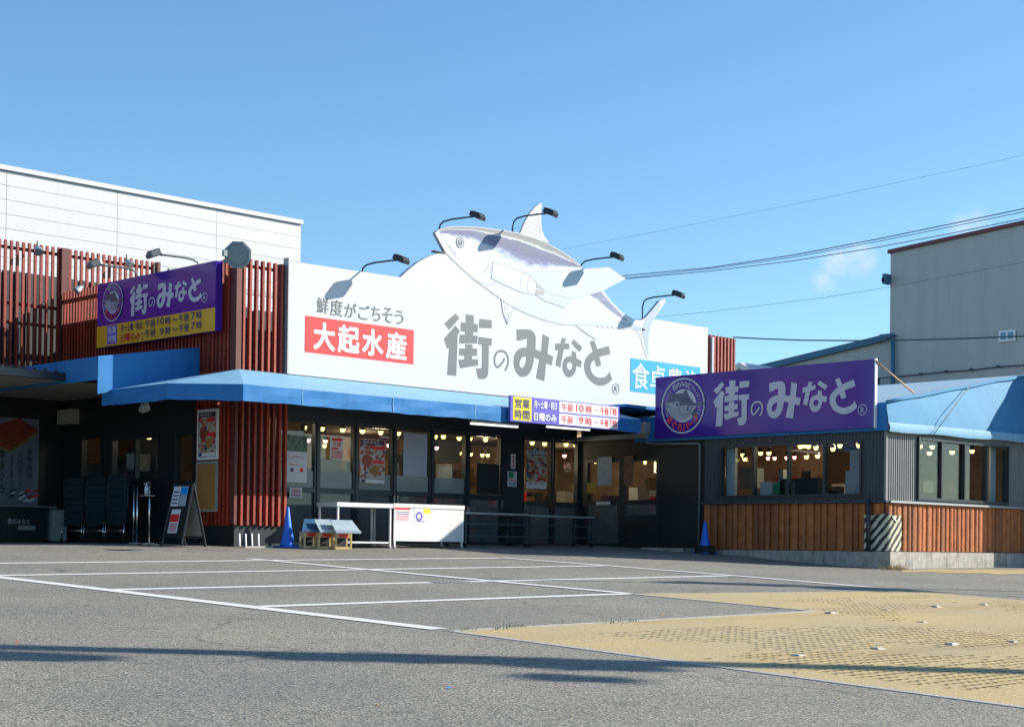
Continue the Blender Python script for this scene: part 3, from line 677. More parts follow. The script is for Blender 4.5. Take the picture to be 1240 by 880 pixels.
bx('front_wall', w4-.019, XA+.1, YG-.05, YG+.08, -.1, 2.334, darkWall, st)
window_bay(w1+.004, w2, .03, 2.33, YG, .93); window_bay(w3, w4-.02, .03, 2.33, YG, .93)
bx('sill', 17.0, XA-.05, YG-.09, YG+.1, -.25, .028, concM, st)

# dark wall facing the entrance court, with its windows and glazed door
PX_ = PG(XK+.08)
def wall_with_openings(name, P, u0, u1, z0, z1, ops, m, parent, th=.12):
    us = sorted({u0, u1, *[o[0] for o in ops], *[o[2] for o in ops]}); zs_ = sorted({z0, z1, *[o[1] for o in ops], *[o[3] for o in ops]}); b = MB()
    for a, c in zip(us[:-1], us[1:]):
        for e, g in zip(zs_[:-1], zs_[1:]):
            cu, cz = (a+c)/2, (e+g)/2
            if any(o[0] < cu < o[2] and o[1] < cz < o[3] for o in ops): continue
            p, q = P.w(a, e, 0), P.w(c, g, -th); b.box(min(p.x, q.x), max(p.x, q.x), min(p.y, q.y), max(p.y, q.y), e, g)
    return b.obj(name, m, parent)
def opening(P, box, parent, n=1, zt=None, m=None, name='window', proud=.03, fw=.05, low=None):
    u0, z0, u1, z1 = box; fr = MB()
    def bb(a, e, c, g, d0, d1): p, q = P.w(a, e, d0), P.w(c, g, d1); fr.box(min(p.x, q.x), max(p.x, q.x), min(p.y, q.y), max(p.y, q.y), e, g)
    bb(u0, z0, u0+fw, z1, proud, -.08); bb(u1-fw, z0, u1, z1, proud, -.08); bb(u0+fw, z1-fw, u1-fw, z1, proud, -.08); bb(u0+fw, z0, u1-fw, z0+fw, proud, -.08)
    for k in range(1, n): c = u0+(u1-u0)*k/n; bb(c-fw*.55, z0+fw, c+fw*.55, z1-fw, proud-.01, -.07)
    if zt: bb(u0+fw, zt-fw*.8, u1-fw, zt+fw*.8, proud-.004, -.075)
    o = fr.obj(name, m or frameM, parent)
    for k in range(n):
        a, c = u0+(u1-u0)*k/n, u0+(u1-u0)*(k+1)/n; a += fw*(1 if k == 0 else .55); c -= fw*(1 if k == n-1 else .55)
        for e, g in (((z0+fw, z1-fw),) if not zt else ((zt+fw*.8, z1-fw), (z0+fw, zt-fw*.8))):
            p, q = P.w(a, e, .004-.02*(k % 2)), P.w(c, g, -.004-.02*(k % 2))
            gm = glassM if not (zt and low and g < zt) else low
            bx('pane', min(p.x, q.x), max(p.x, q.x), min(p.y, q.y), max(p.y, q.y), e, g, gm, o, share=False)
    return o
ow = [pbox(PX_, 99, 527.5, 124, 579.5), pbox(PX_, 136, 528, 194, 582), pbox(PX_, 212.5, 524, 236, 585)]
wall_with_openings('court_wall', PX_, -29.8, -YG-.1, -.3, 3.1, ow, blackM, st)
opening(PX_, ow[0], st); opening(PX_, ow[1], st, 2); opening(PX_, ow[2], st, 1)
bx('court_wall', 2, XK+.06, YL, YL+.2, -.4, 3.3, blackM, st)
bx('court_room_wall', XK+2.4, XK+2.5, 24.9, 31, 0, 2.6, warm, st)
soff = bx('soffit', 2, XK+.05, 25.9, YL-.01, 2.80, 2.9, soffitM, st)
rf = MB(); n_ = 0; x = 2.0
while x < XK-.1:
    rf.quad((x, 25.75, 2.93), (x+.2, 25.75, 2.93), (x+.2, YL+.3, 3.47), (x, YL+.3, 3.47)); rf.box(x, x+.03, 25.75, 25.80, 2.93, 2.97)
    rf.quad((x, 25.75, 2.965), (x+.03, 25.75, 2.965), (x+.03, YL+.3, 3.51), (x, YL+.3, 3.51)); x += .2
rf.obj('lean_roof', darkWall, st)
bx('roof_fascia', 2, XK-.1, 25.74, 25.88, 2.80, 2.93, frameM, st)
# parapet room seen through the slats
bw = MB(); x = 9.0
while x < 19.0: bw.box(x, x+.19, 31.2, 31.3, 3.0, 5.55); bw.box(x+.19, x+.25, 31.24, 31.3, 3.0, 5.50); x += .25
bw.obj('parapet_cladding', darkWall, st)
bx('backing_wall', XK+.12, XK+.2, 24.5, 29.5, 2.95, 4.42, darkWall, st)
bx('backing_wall', XK+.3, 17.45, 24.55, 24.65, 2.95, 4.30, darkWall, st)
bx('steel_rail', XK+.25, 18.4, 24.9, 24.96, 4.60, 4.70, galv, st)
bx('steel_rail', 18.72, 20.5, 29.3, 29.36, 5.62, 5.72, galv, st); bx('steel_rail', 18.72, 18.80, 29.3, 29.36, 4.7, 5.618, galv, st)
bx('column_base', XK+.02, 17.55, YK+.03, YG-.1, -.35, .33, blackM, st)
bx('column_core', XK+.40, 17.50, YK+.45, YG-.12, .33, 2.5, darkWall, st)

# ------------------------------------------------------------------ slat screens
def slats(name, label, base, specs, extra=()):
    t = thing(name, label, 'slat screen', base, 'red slat screens of the store front')
    for (x0_, x1_, y0_, y1_, z0_, z1_, m_) in specs: bx('slat', x0_, x1_, y0_, y1_, z0_, z1_, m_, t)
    for (nm, x0_, x1_, y0_, y1_, z0_, z1_, m_) in extra: bx(nm, x0_, x1_, y0_, y1_, z0_, z1_, m_, t)
    return t
sp_ = []; zT = PF(YL).uv(0, 289.5)[1]
x = 11.9; k = 0
while x < 18.62: sp_.append((x, x+.052, YL-.045, YL, 3.42, zT+.0*random.random(), slatM)); x += .1275
slats('slat_screen', 'tall open slat screen standing against the white warehouse at the far left', (15, YL, 3.4), [s for s in sp_],
      [('post', 18.63, 18.70, YL-.11, YL+.02, 3.42, zT, postM), ('post', XK-.06, XK+.10, YL-.12, YL+.02, 3.42, zT-.01, postM)] +
      [('rail', 11.9, 18.6, YL+.001, YL+.05, z, z+.06, postM) for z in (zT-.16, 4.62, 4.25, 3.6)])
sp_ = []; zW = 4.97; y = 24.55
while y < YL-.15: sp_.append((XK-.045, XK+.045, y, y+.045, 3.0, zW-.006*random.random(), slatM)); y += .112
slats('slat_screen', 'dense slat wall behind the left purple sign facing the entrance court', (XK, 27, 3.0), sp_,
      [('rail', XK+.046, XK+.09, 24.5, YL-.12, z, z+.06, postM) for z in (4.80, 3.9, 3.1)])
sp_ = [(XK-.045+0, XK+.045, y, y+.045, 3.0, zW, slatM) for y in (23.78, 23.90, 24.02, 24.14, 24.26, 24.38)]
xs_ = [XK+.10+i*.134 for i in range(8)]
sp_ += [(x, x+.045, YK-.045, YK+.03, 3.0, zW, slatM) for x in xs_]
slats('slat_screen', 'upper corner slats between the left purple sign and the white sign', (XK, YK, 3.0), sp_,
      [('post', XK-.05, XK+.06, YK-.05, YK+.12, 3.0, zW+.01, postM), ('post', XK-.02, XK+.05, YK+.5, YK+.62, 3.0, zW-.02, postM), ('post', 17.36, 17.46, YK-.03, YK+.06, 2.95, zW, postM)] +
      [('rail', XK+.065, 17.4, YK+.046, YK+.09, z, z+.05, postM) for z in (4.84, 3.12)])
sp_ = [(XK-.045, XK+.045, y, y+.045, .31, 2.62, slatM) for y in (23.74, 23.86, 23.98, 24.10, 24.22, 24.34, 24.46, 24.58, 24.70)]
sp_ += [(x, x+.045, YK-.045, YK+.045, .31, 2.62, slatM) for x in xs_]
slats('slat_screen', 'lower corner slats under the blue awning with posters on one side', (XK, YK, .3), sp_,
      [('post', XK-.03, XK+.03, YK-.03, YK+.1, .32, 2.62, postM)] + [('rail', XK+.065, 17.4, YK+.046, YK+.09, z, z+.05, postM) for z in (2.3, 1.55, .55)])
PR = PF(23.75); sp_ = []
for u in (858.5, 862.7, 867, 871.2, 875.4, 879.6, 883.6, 887): x_ = PR.uv(u, 430)[0]; sp_.append((x_, x_+.05, 23.7, 23.8, 3.1, 4.96, slatPink))
slats('slat_screen', 'short run of slats right of the white fish sign', (29.5, 23.75, 3.1), sp_,
      [('rail', 29.3, 30.35, 23.81, 23.85, z, z+.07, postM) for z in (4.82, 4.4, 4.0, 3.5)] + [('backing_panel', 29.3, 30.36, 23.86, 23.9, 3.1, 4.84, postM)])

# ================================================================== MAIN SIGN
sg = thing('main_sign', 'huge white shop sign with grey lettering and a painted flying tuna', 'shop sign', (23, YS, 3))
zb = PS.uv(349, 452.5)[1]; xr = PS.uv(857, 420)[0]; xl = PS.uv(349.8, 400)[0]
out = [PS.uv(u, v) for u, v in ((351.5, 316.2), (484.8, 335.9), (492, 329), (500, 322.3), (507, 317), (515, 312.5), (522, 309.5), (530, 307), (540, 305), (560, 300), (600, 310), (700, 350), (740, 375), (770, 388), (794.5, 386.8), (857, 397))]
out[0] = (xl, out[0][1]); out[-1] = (xr, out[-1][1])
loopS = [PS.w(xl, zb)] + [PS.w(xr, zb)] + [PS.w(*p) for p in reversed(out)]
plate('board', loopS, (0, .1, 0), signW, sg)
bx('bottom_rail', xl-.02, xr, YS-.03, YS+.12, zb-.07, zb-.005, blackM, sg)
bx('side_trim', xl-.035, xl-.003, YS-.015, YS+.14, zb, out[0][1]+.06, galv, sg)
fb = MB(); 
for k in range(9): x_ = xl+.6+k*1.45; fb.box(x_, x_+.06, YS+.12, YS+.18, zb, 4.9)
fb.box(xl, xr, YS+.18, YS+.24, 4.6, 4.68); fb.box(xl, xr, YS+.18, YS+.24, 3.4, 3.48); fb.obj('back_frame', galv, sg)
jm = None and mat('sign_joint', (.47, .475, .48), .5)
for k in (): x_ = xl+k*1.82; bx('panel_joint', x_, x_+.010, YS-.0015, YS, zb, (out[0][1] if x_ < 19.8 or x_ > 27.6 else zb+1.35), jm, sg)
logo(PS, LBOX, greyInk, sg, .003)
cR = PS.uv(745.5, 470.7); rmark(PS, cR, .115, greyInk, sg, .006)
rq = [PS.uv(*p) for p in ((369.5, 382), (501, 400.5), (500, 441), (368.2, 426))]
rb = rect('red_panel', PS, (rq[0][0], rq[3][1], rq[1][0], rq[0][1]), redP, sg, .004)
for ch, (l, t, r, b) in zip('大起水産', ((379, 390.5, 405.5, 424.5), (408.5, 394, 435, 428), (438, 398.5, 464, 431), (467, 402, 492, 435.5))):
    ptext(ch, PS, l, t, r, b, whiteP, sg, bold=.035, d=.009)
for ch, (l, t, r, b) in zip('鮮度がごちそう', ((383.5, 360.5, 398, 379.5), (400, 363, 415, 382.5), (417, 367, 431.5, 384.5), (434, 369.5, 447.5, 387), (449.5, 371, 460.5, 388.5), (462.5, 372.5, 475.5, 390.5), (478, 376, 488.5, 392.5))):
    ptext(ch, PS, l, t, r, b, greyInk, sg, bold=.004, d=.006)
bq = [PS.uv(*p) for p in ((763.5, 433.5), (848, 443.5), (848, 486), (762.8, 473.5))]
rect('blue_panel', PS, (bq[0][0], bq[3][1], bq[1][0], bq[0][1]), blueP, sg, .006)
for ch, (l, t, r, b) in zip('食卓豊漁', ((765.5, 440, 785.5, 471), (787, 443, 805, 474), (808, 446, 826, 477), (829, 449, 846, 480))):
    ptext(ch, PS, l, t, r, b, whiteP, sg, bold=.008, d=.011)
# the painted tuna
def tuna_mat():
    m = bpy.data.materials.new('tuna_back'); m.use_nodes = True; n = m.node_tree; b = n.nodes['Principled BSDF']; L = n.links
    g = n.nodes.new('ShaderNodeNewGeometry'); mp = n.nodes.new('ShaderNodeMapping'); mp.inputs['Rotation'].default_value = (0, .42, 0); mp.inputs['Scale'].default_value = (.55, 1, 3.2)
    L.new(g.outputs['Position'], mp.inputs[0]); t = n.nodes.new('ShaderNodeTexNoise'); t.inputs['Scale'].default_value = 1.8; t.inputs['Detail'].default_value = 8; t.inputs['Roughness'].default_value = .65
    L.new(mp.outputs[0], t.inputs['Vector']); r = n.nodes.new('ShaderNodeValToRGB'); e = r.color_ramp.elements
    e[0].position = .3; e[0].color = (.13, .16, .24, 1); e[1].position = .68; e[1].color = (.36, .40, .47, 1); q = e.new(.5); q.color = (.21, .22, .32, 1); q = e.new(.9); q.color = (.62, .65, .68, 1)
    L.new(t.outputs['Fac'], r.inputs[0]); L.new(r.outputs[0], b.inputs['Base Color']); b.inputs['Roughness'].default_value = .4; return m
tunaB = tuna_mat(); tunaW = mat('tuna_belly', (.57, .585, .595), .4, noise=(1.2, .6, (.54, .565, .585)))
tunaM = mat('tuna_splash', (.45, .51, .60), .4, noise=(7, .9, (.66, .68, .70))); tunaT = mat('tuna_crest', (.27, .27, .27), .45, noise=(6, .6, (.2, .2, .23)))
tunaBl = mat('tuna_pale_blue', (.51, .555, .58), .4, noise=(2, .6, (.54, .57, .588))); wingM = mat('wing_white', (.50, .54, .565), .4, noise=(1.5, .6, (.46, .51, .54)))
engM = mat('engine_grey', (.33, .33, .32), .5); nearW = mat('near_white', (.59, .595, .60), .4)
fish = [(526.6,282),(530.7,278.4),(541.5,274.8),(553.7,274.1),(571,274.3),(586.5,275.8),(610,279),(632,282.8),(647,288),(659.5,293),(672,299.5),(684,306.7),(694,314),(703,322),(716,336),(730,352),(741.8,366.8),(753.6,378.6),(764,384.5),(771,390.5),(781.6,384.7),(790,375),(799,364),(804.5,361.8),(806,365),(799.3,375),(790.5,388.4),(786.8,401.7),(785.3,416.5),(786.5,434),(783,433.8),(778.6,421),(774,404.7),(769,399.5),(752,396.5),(725.6,394.3),(703.4,393.4),(682.7,392.7),(659,387.5),(637,379.4),(617.7,369.8),(600,357.2),(589.5,349.5),(576.2,339.8),(563,328.5),(548.6,315.2),(539,305)]
def W2(l, d): return [PS.w(*PS.uv(u, v), d*.5) for u, v in l]
body = plate('tuna_body', W2(fish, .012), (0, .085, 0), tunaW, sg)
def fpart(nm, l, m, d, holes=None): return sheet(nm, [W2(l, d)], m, body)
def fline(l, w, d=.026, m=greyThin, nm='outline'): return ribbon(nm, PS, [PS.uv(*p) for p in l], w, m, body, d*.5+.001)
UPc = [(531,279.2),(541.5,275.6),(553.7,274.8),(571,275),(586.5,276.5),(610,279.8),(632,283.6),(647,288.8),(659.5,293.8),(672,300.2),(684,307.6),(694,315),(703.2,322.8)]
LOc = [(534,284),(545,286.5),(557,290),(571,293.5),(585,300.5),(602,311),(616,320.5),(627,327),(637,330.4),(650,329.2),(668,327.4),(686,326),(703.4,324.2)]
def strip(nm, up, lo, m, d, nt_=10):
    V_, T_ = [], []
    for (a, b) in zip(up, lo):
        for j in range(nt_+1): t = j/nt_; V_.append(PS.w(*PS.uv(a[0]+(b[0]-a[0])*t, a[1]+(b[1]-a[1])*t), d)); T_.append(t)
    F_ = [(i*(nt_+1)+j, (i+1)*(nt_+1)+j, (i+1)*(nt_+1)+j+1, i*(nt_+1)+j+1) for i in range(len(up)-1) for j in range(nt_)]
    o = mesh(nm, V_, F_, m, body); at = o.data.attributes.new('across', 'FLOAT', 'POINT'); at.data.foreach_set('value', T_); return o
def back_print():
    m = bpy.data.materials.new('tuna_back_print'); m.use_nodes = True; n = m.node_tree; b = n.nodes['Principled BSDF']; L = n.links
    a = n.nodes.new('ShaderNodeAttribute'); a.attribute_name = 'across'; g = n.nodes.new('ShaderNodeNewGeometry')
    mp = n.nodes.new('ShaderNodeMapping'); mp.inputs['Rotation'].default_value = (0, .42, 0); mp.inputs['Scale'].default_value = (1, 1, 2.6); L.new(g.outputs['Position'], mp.inputs[0])
    t = n.nodes.new('ShaderNodeTexNoise'); t.inputs['Scale'].default_value = 3.2; t.inputs['Detail'].default_value = 9; t.inputs['Roughness'].default_value = .72; L.new(mp.outputs[0], t.inputs['Vector'])
    k = n.nodes.new('ShaderNodeMath'); k.operation = 'MULTIPLY_ADD'; k.inputs[1].default_value = .8; k.inputs[2].default_value = -.42; L.new(t.outputs['Fac'], k.inputs[0])
    q = n.nodes.new('ShaderNodeMath'); q.operation = 'MULTIPLY'; L.new(k.outputs[0], q.inputs[0]); L.new(a.outputs['Fac'], q.inputs[1])
    e = n.nodes.new('ShaderNodeMath'); e.operation = 'ADD'; L.new(q.outputs[0], e.inputs[1]); L.new(a.outputs['Fac'], e.inputs[0])
    r = n.nodes.new('ShaderNodeValToRGB'); R_ = r.color_ramp; R_.elements[0].color = (.20, .20, .20, 1); R_.elements[1].position = .98; R_.elements[1].color = (.56, .575, .585, 1)
    for p, c in ((.15, (.22, .22, .22)), (.18, (.56, .56, .56)), (.205, (.50, .51, .53)), (.23, (.13, .14, .22)), (.50, (.11, .115, .22)), (.66, (.17, .19, .32)), (.74, (.36, .42, .52)), (.86, (.54, .57, .60))): z = R_.elements.new(p); z.color = (*c, 1)
    L.new(e.outputs[0], r.inputs[0]); x = n.nodes.new('ShaderNodeMixRGB'); x.blend_type = 'SOFT_LIGHT'; x.inputs[0].default_value = .35; L.new(r.outputs[0], x.inputs[1]); L.new(t.outputs['Color'], x.inputs[2])
    L.new(x.outputs[0], b.inputs['Base Color']); b.inputs['Roughness'].default_value = .4; return m
bpm = back_print(); strip('back', UPc, LOc, bpm, .007)
0 and fline([(566,279),(581.8,282.2),(600,285.6),(621.8,289.3),(647.3,297),(670.9,308.4),(690.9,324)], .022, .023, nearW, 'crest_line')
fpart('back', [(713.7,357.2),(727,352.8),(741.8,369.8),(760,388.6),(753.6,386.5),(735.9,373.2),(722.6,361.4)], tunaB, .018)
fpart('flank', [(617.7,369.0),(640,351),(682,373),(680,391),(659,386.7),(637,378.6)], tunaBl, .0145)
fpart('flank', [(690,393),(703.4,392.6),(730,393.2),(752,394.6),(768,397.5),(748,391),(720,388.5),(705,388)], tunaBl, .0145)
fpart('peduncle', [(745,389),(764,391),(782,399.5),(775,401),(760,396)], mat('tuna_tail', (.37, .43, .47), .4), .018)
fpart('tail_shade', [(782,386),(790,377),(798,367),(801,369),(793,383),(787,397),(784.5,415),(785,432),(782.5,424),(778.5,408),(777,399)], MATS['tuna_tail'], .018)
plate('dorsal_fin', W2([(629.5,283.5),(635,270),(641,259),(648,250.5),(653.6,246.2),(655.8,247.2),(655,256),(655,267.3),(655.8,279),(659,286.5),(665,294)], .016), (0, .05, 0), nearW, body)
for k in range(8): a = k/8; fline([(632+a*26, 281+a*9), (652+a*3.4, 250+a*34-(2 if k == 0 else 0))], .012, .022)
fpart('pelvic_fin', [(606.6,361.6),(608.9,378.6),(614,392.9),(619.2,380),(621.6,371.2)], nearW, .014)
for l in ([(606.6,361.6),(608.9,378.6),(614,392.9)], [(609.5,364),(612,380),(614,392.9)], [(613,366),(616,378),(614,392.9)], [(621.6,371.2),(619.2,380),(614,392.9)]): fline(l, .009, .02)
fpart('anal_fin', [(697.5,393.6),(709.3,403.7),(721.9,411.1),(716.5,402.3),(717.5,394.2)], tunaBl, .014); fline([(697.5,394.1),(709.3,403.7),(721.9,411.1)], .007)
for k in range(8): u = 722+k*6; fpart('finlet', [(u, 394.4+k*.35), (u+3.5, 397.6+k*.3), (u+4, 395+k*.35)], nearW, .016)
wing = plate('wing', W2([(634.7,329.9),(737.4,323.2),(757.3,337.6),(730,352),(715.2,356.5),(691.6,363.9),(690.8,368.3),(682.7,372.4),(659.1,363.9),(648.7,356.5),(650.2,344.7),(639.9,334.3)], .030), (0, .02, 0), wingM, body)
fline([(634.7,330.2),(737.4,323.6),(757.3,337.8)], .010, .034); fline([(648,357),(659.1,364.2),(682.7,372.7),(691,368.6)], .007, .034)
fline([(655,352),(690,362)], .007, .034)
fpart('nacelle', [(596.6,317.4),(634.7,329.7),(645,336),(650.5,344.7),(649,357.5),(630,354),(612,346),(595,337.5)], nearW, .026)
fpart('nacelle_shade', [(595.5,333),(612,341),(630,349),(649,352),(648.6,357.3),(630,353.8),(612,345.8),(595,337.3)], tunaBl, .028)
fline([(596.6,317.4),(634.7,329.7),(645,336),(650.5,344.7)], .007, .031); fline([(632,330),(629.5,341),(631,354)], .007, .031); fline([(641,334),(638,345),(639,355.6)], .007, .031); fline([(596.6,317.4),(594.5,327),(595,337.5)], .007, .031)
fpart('nozzle', [(649.3,343),(657.6,349.6),(658.6,352.2),(649,348.2)], engM, .034); fpart('nozzle', [(648.6,350.5),(658.2,353.6),(657.6,357),(647.8,357)], engM, .034)
ec = PS.uv(556.8, 293.7); disc('eye', PS, ec, .105, nearW, body, .012); ring('eye', PS, ec, .088, .105, darkInk, body, .014); disc('eye', PS, ec, .062, greyInk, body, .014); ring('eye', PS, ec, .050, .062, darkInk, body, .016); disc('eye', PS, (ec[0]-.015, ec[1]+.015), .018, nearW, body, .018)
for l, w in (([(532.3,282.5),(540,293),(548,305),(550.7,311.1)], .009), ([(544,298.3),(552.7,307.5),(550.7,311.1)], .009), ([(590.6,309),(591.5,321.3),(585.4,330.6),(576.2,333.6)], .007), ([(602,339),(597,344.5),(588,344),(577,340)], .007),
             ([(539,305.2),(548.6,315.4),(563,328.7),(576.2,340),(589.5,349.7),(600,357.4),(617.7,370),(637,379.6),(659,387.7),(682.7,392.9),(703.4,393.6)], .009)): fline(l, w)
fline([(526.8,282.2),(539,304.8)], .03, .008, blackM)
bx('sign_cap', PS.uv(526, 309)[0], PS.uv(539, 305)[0], YS-.02, YS+.1, PS.uv(533, 306)[1], PS.uv(533, 304.4)[1], blackM, sg)

# ================================================================== AWNINGS
YC = 22.05; P2 = Vector((15.53, YC, 2.325)); P1 = Vector((14.647, 22.933, 2.325)); P0 = Vector((14.647, 24.97, 2.325))
h = .27; xe = 25.42
zr_ = PF(YC).uv(750, 507)[1]
aw = thing('front_awning', 'long blue canvas awning over the store entrance and glazed front', 'awning', (XK, YC, 2.3))
e2 = Vector((xe, YC, 2.37)); 
def up_(p, d): return Vector((p.x, p.y, p.z+d))
ridge = Vector((XK, YK-.08, 3.02)); wl = Vector((XK-.02, 24.8, 2.66+.0)); wr = Vector((xe, YS-.02, 3.0))
wl2 = Vector((XK-.06, 24.96, 2.98))
P0u, P1u, P2u, e2u = up_(P0, h), up_(P1, h), up_(P2, h), up_(e2, .27)
tp = MB()
tp.quad(P0u, P1u, ridge, wl2); tp.quad(P1u, P2u, ridge)
n_ = 7
for i in range(n_):
    a, b = i/n_, (i+1)/n_
    tp.quad(P2u.lerp(e2u, a), P2u.lerp(e2u, b), ridge.lerp(wr, b), ridge.lerp(wr, a))
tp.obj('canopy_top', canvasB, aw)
fc = MB()
def sag(p, k): return Vector((p.x, p.y, p.z+.006*math.sin(k*2.3)+.005*math.sin(k*.9+1)))
def band(a, b, a2, b2, n, off):
    dd = (b-a).normalized(); nn = Vector((dd.y, -dd.x, 0))
    for i in range(n):
        s_, t_ = i/n, (i+1)/n; m0, m1 = a.lerp(a2, .5).lerp(b.lerp(b2, .5), s_), a.lerp(a2, .5).lerp(b.lerp(b2, .5), t_)
        m0 = m0+nn*.012*math.sin(i*1.1+off)*(i > 0); m1 = m1+nn*.012*math.sin(i*1.1+1.1+off)*(i < n-1)
        p, q = sag(a.lerp(b, s_), off+i), sag(a.lerp(b, t_), off+i+1)
        fc.quad(p, q, m1, m0); fc.quad(m0, m1, a2.lerp(b2, t_), a2.lerp(b2, s_))
band(P0, P1, up_(P0, h), up_(P1, h), 6, 0); band(P1, P2, up_(P1, h), up_(P2, h), 5, 6); band(P2, e2, P2u, e2u, 36, 11)
fc.quad(e2, Vector((xe, YS, 2.9)), wr, e2u)
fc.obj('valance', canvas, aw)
un = MB()
for a, b in ((P0, P1), (P1, P2), (P2, e2)): 
    dd = (b-a).normalized(); nn = Vector((dd.y, -dd.x, 0)); un.tube([a+Vector((0, 0, .03))-nn*.03, b+Vector((0, 0, .03))-nn*.03], .022, 6)
for k in range(8): x_ = 16.8+k*1.2; un.tube([(x_, YC+.06, 2.4), (x_, YG-.1, 2.93)], .02, 6)
un.obj('frame', galv, aw)
for k in range(5): x_ = P2.x+2.0*(k+.6); bx('seam', x_, x_+.012, YC-.006, YC-.001, P2.z+(e2.z-P2.z)*(x_-P2.x)/(xe-P2.x)+.003, P2u.z+(e2u.z-P2u.z)*(x_-P2.x)/(xe-P2.x), canvasB, aw)
# blue end wall above the awning (lit end) and the second awning running back into the court
la = thing('court_awning', 'blue canvas awning running back along the entrance court on the left', 'awning', (14.5, 27, 2.7))
q0, q1 = onY(119, 431, 24.66), onY(240, 420, 24.66)
plate('end_panel', [Vector((q0.x, 24.66, 2.50)), Vector((XK-.05, 24.66, 2.95)), Vector((XK-.05, 24.66, q1.z)), Vector((q0.x, 24.66, q0.z))], (0, .03, 0), canvas, la)
mb = MB(); zb0 = onX(119, 460, q0.x).z; a_, b_2 = Vector((q0.x, 24.695, q0.z)), Vector((q0.x, 31.0, q0.z+.02)); zl = q0.z-.40
mb.quad(Vector((q0.x, 24.695, zl)), Vector((q0.x, YL-.05, zl)), Vector((q0.x, YL-.05, q0.z)), a_); mb.obj('valance', canvas, la)
mb = MB(); mb.quad(a_, Vector((q0.x, YL-.05, q0.z)), Vector((XK-.05, YL-.05, q1.z)), Vector((XK-.05, 24.695, q1.z))); mb.obj('canopy_top', canvasB, la)
tube('frame', [(q0.x+.03, 24.72, zl+.03), (q0.x+.03, YL-.06, zl+.03)], .02, galv, la)

# ================================================================== ANNEX
an = thing('annex_building', 'low annex with corrugated cladding, log dado and blue canvas roof', 'building', (XA, 17, 0))
YB = 16.83; PA = PG(XA); PBs = PF(YB)
yd = onX(853.5, 600, XA).y            # where log dado begins
fw = pbox(PA, 872.7, 535, 1044.5, 604.5); fw = (fw[0], 1.04, fw[2], 2.10)
sw = pbox(PBs, 1109.5, 536, 1219, 605); sw = (sw[0], .985, sw[2], 2.19)
def corr_wall(name, P, u0, u1, z0, z1, ops, m, parent, pitch=.075, dep=.014):
    zsb = sorted({z0, z1, *[o[1] for o in ops], *[o[3] for o in ops]}); v, f = [], []; u = u0
    while u < u1-1e-6:
        pr = [(u, 0), (u+pitch*.35, 0), (u+pitch*.5, dep), (u+pitch*.85, dep), (u+pitch, 0)]
        for (p, dp), (q, dq) in zip(pr[:-1], pr[1:]):
            p2, q2 = min(p, u1), min(q, u1); c = (p2+q2)/2
            for e, g in zip(zsb[:-1], zsb[1:]):
                if any(o[0] < c < o[2] and o[1] < (e+g)/2 < o[3] for o in ops): continue
                n = len(v); v += [P.w(p2, e, dp), P.w(q2, e, dq), P.w(q2, g, dq), P.w(p2, g, dp)]; f.append((n, n+1, n+2, n+3))
        u += pitch
    return mesh(name, v, f, m, parent)
corr_wall('front_cladding', PA, -yd-.02, -YB, .93, 2.75, [fw], corrD, an)
corr_wall('side_cladding', PBs, XA, 33.0, .93, 2.30, [sw], corrG, an)
bx('corner_trim', XA-.03, XA+.02, YB-.03, YB+.02, .93, 2.7, corrG, an)
opening(PA, fw, an, 4, fw=.045, proud=.05); opening(PBs, sw, an, 4, fw=.05, proud=.06)
# side door part of the front, set flush with the cladding
drs = [pbox(PA, 708.5, 549, 752, 657), pbox(PA, 753.5, 547, 797, 657)]
drs = [(drs[0][0], .03, drs[0][2], 1.92), (drs[1][0], .03, drs[1][2], 1.92)]
wall_with_openings('entrance_wall', PG(XA), -YG+.07, -yd-.02, -.2, 2.75, drs, blackM, an, .1)
d1 = opening(PG(XA+.03), drs[0], an, 1, zt=.98, name='door', fw=.06, low=glassL)
d2 = opening(PG(XA+.03), drs[1], an, 1, zt=.98, name='door', fw=.06, low=glassL)
rect('kick_panel', PG(XA+.03), (drs[1][0]+.06, .09, drs[1][2]-.06, .70), blackM, an, .01, .02)
for x_ in (721, 0): 
    pass
hb = PG(XA+.03).uv(745, 640); rect('door_handle', PG(XA+.03), (drs[0][2]-.12, .22, drs[0][2]-.10, .95), chrome, an, .03, .02)
rect('push_label', PG(XA+.03), (drs[0][0]+.35, .93, drs[0][2]-.3, 1.0), tankM, an, .04, .005)
bx('corner_sun_block', 25.44, 27.6, 22.5, YG-.05, 2.93, 2.99, canvas, an)  # slab hidden behind the sign, added to stop sun past the awning end
bx('gutter_rail', XA-.16, XA-.02, 22.6, YG-.1, 2.33, 2.43, galv, an)
rd = random.Random(5)
def logs(P, u0, u1, z0, z1, m, parent):
    u = u0
    while u < u1-.03:
        w = min(rd.uniform(.125, .215), u1-u); n = 7; dp = .045+rd.random()*.02
        v = []; lean = rd.uniform(-.006, .006)
        for z, o in ((z0, 0), (z1+rd.uniform(-.008, .0), lean)):
            for i in range(n+1): a = math.pi*i/n; v.append(P.w(u+w/2-math.cos(a)*(w/2-.002)+o, z, .01+dp*math.sin(a)**.8))
        f = [(i, i+1, n+2+i, n+1+i) for i in range(n)]; f.append(tuple(range(n+1, 2*n+2)))
        mesh('log_slab', v, f, m, parent, smooth=False); u += w
logs(PA, -yd, -YB-.02, .0, .90, logM, an); logs(PBs, XA+.0, 33, .0, .90, logM, an)
bx('dado_backing', XA-.008, XA+.05, YB, yd, -.02, .93, postM, an); bx('dado_backing', XA+.05, 33.0, YB-.008, YB+.05, -.02, .93, postM, an)
bx('ledge', XA-.12, XA-.001, YB-.10, yd+.03, .905, .945, corrD, an)
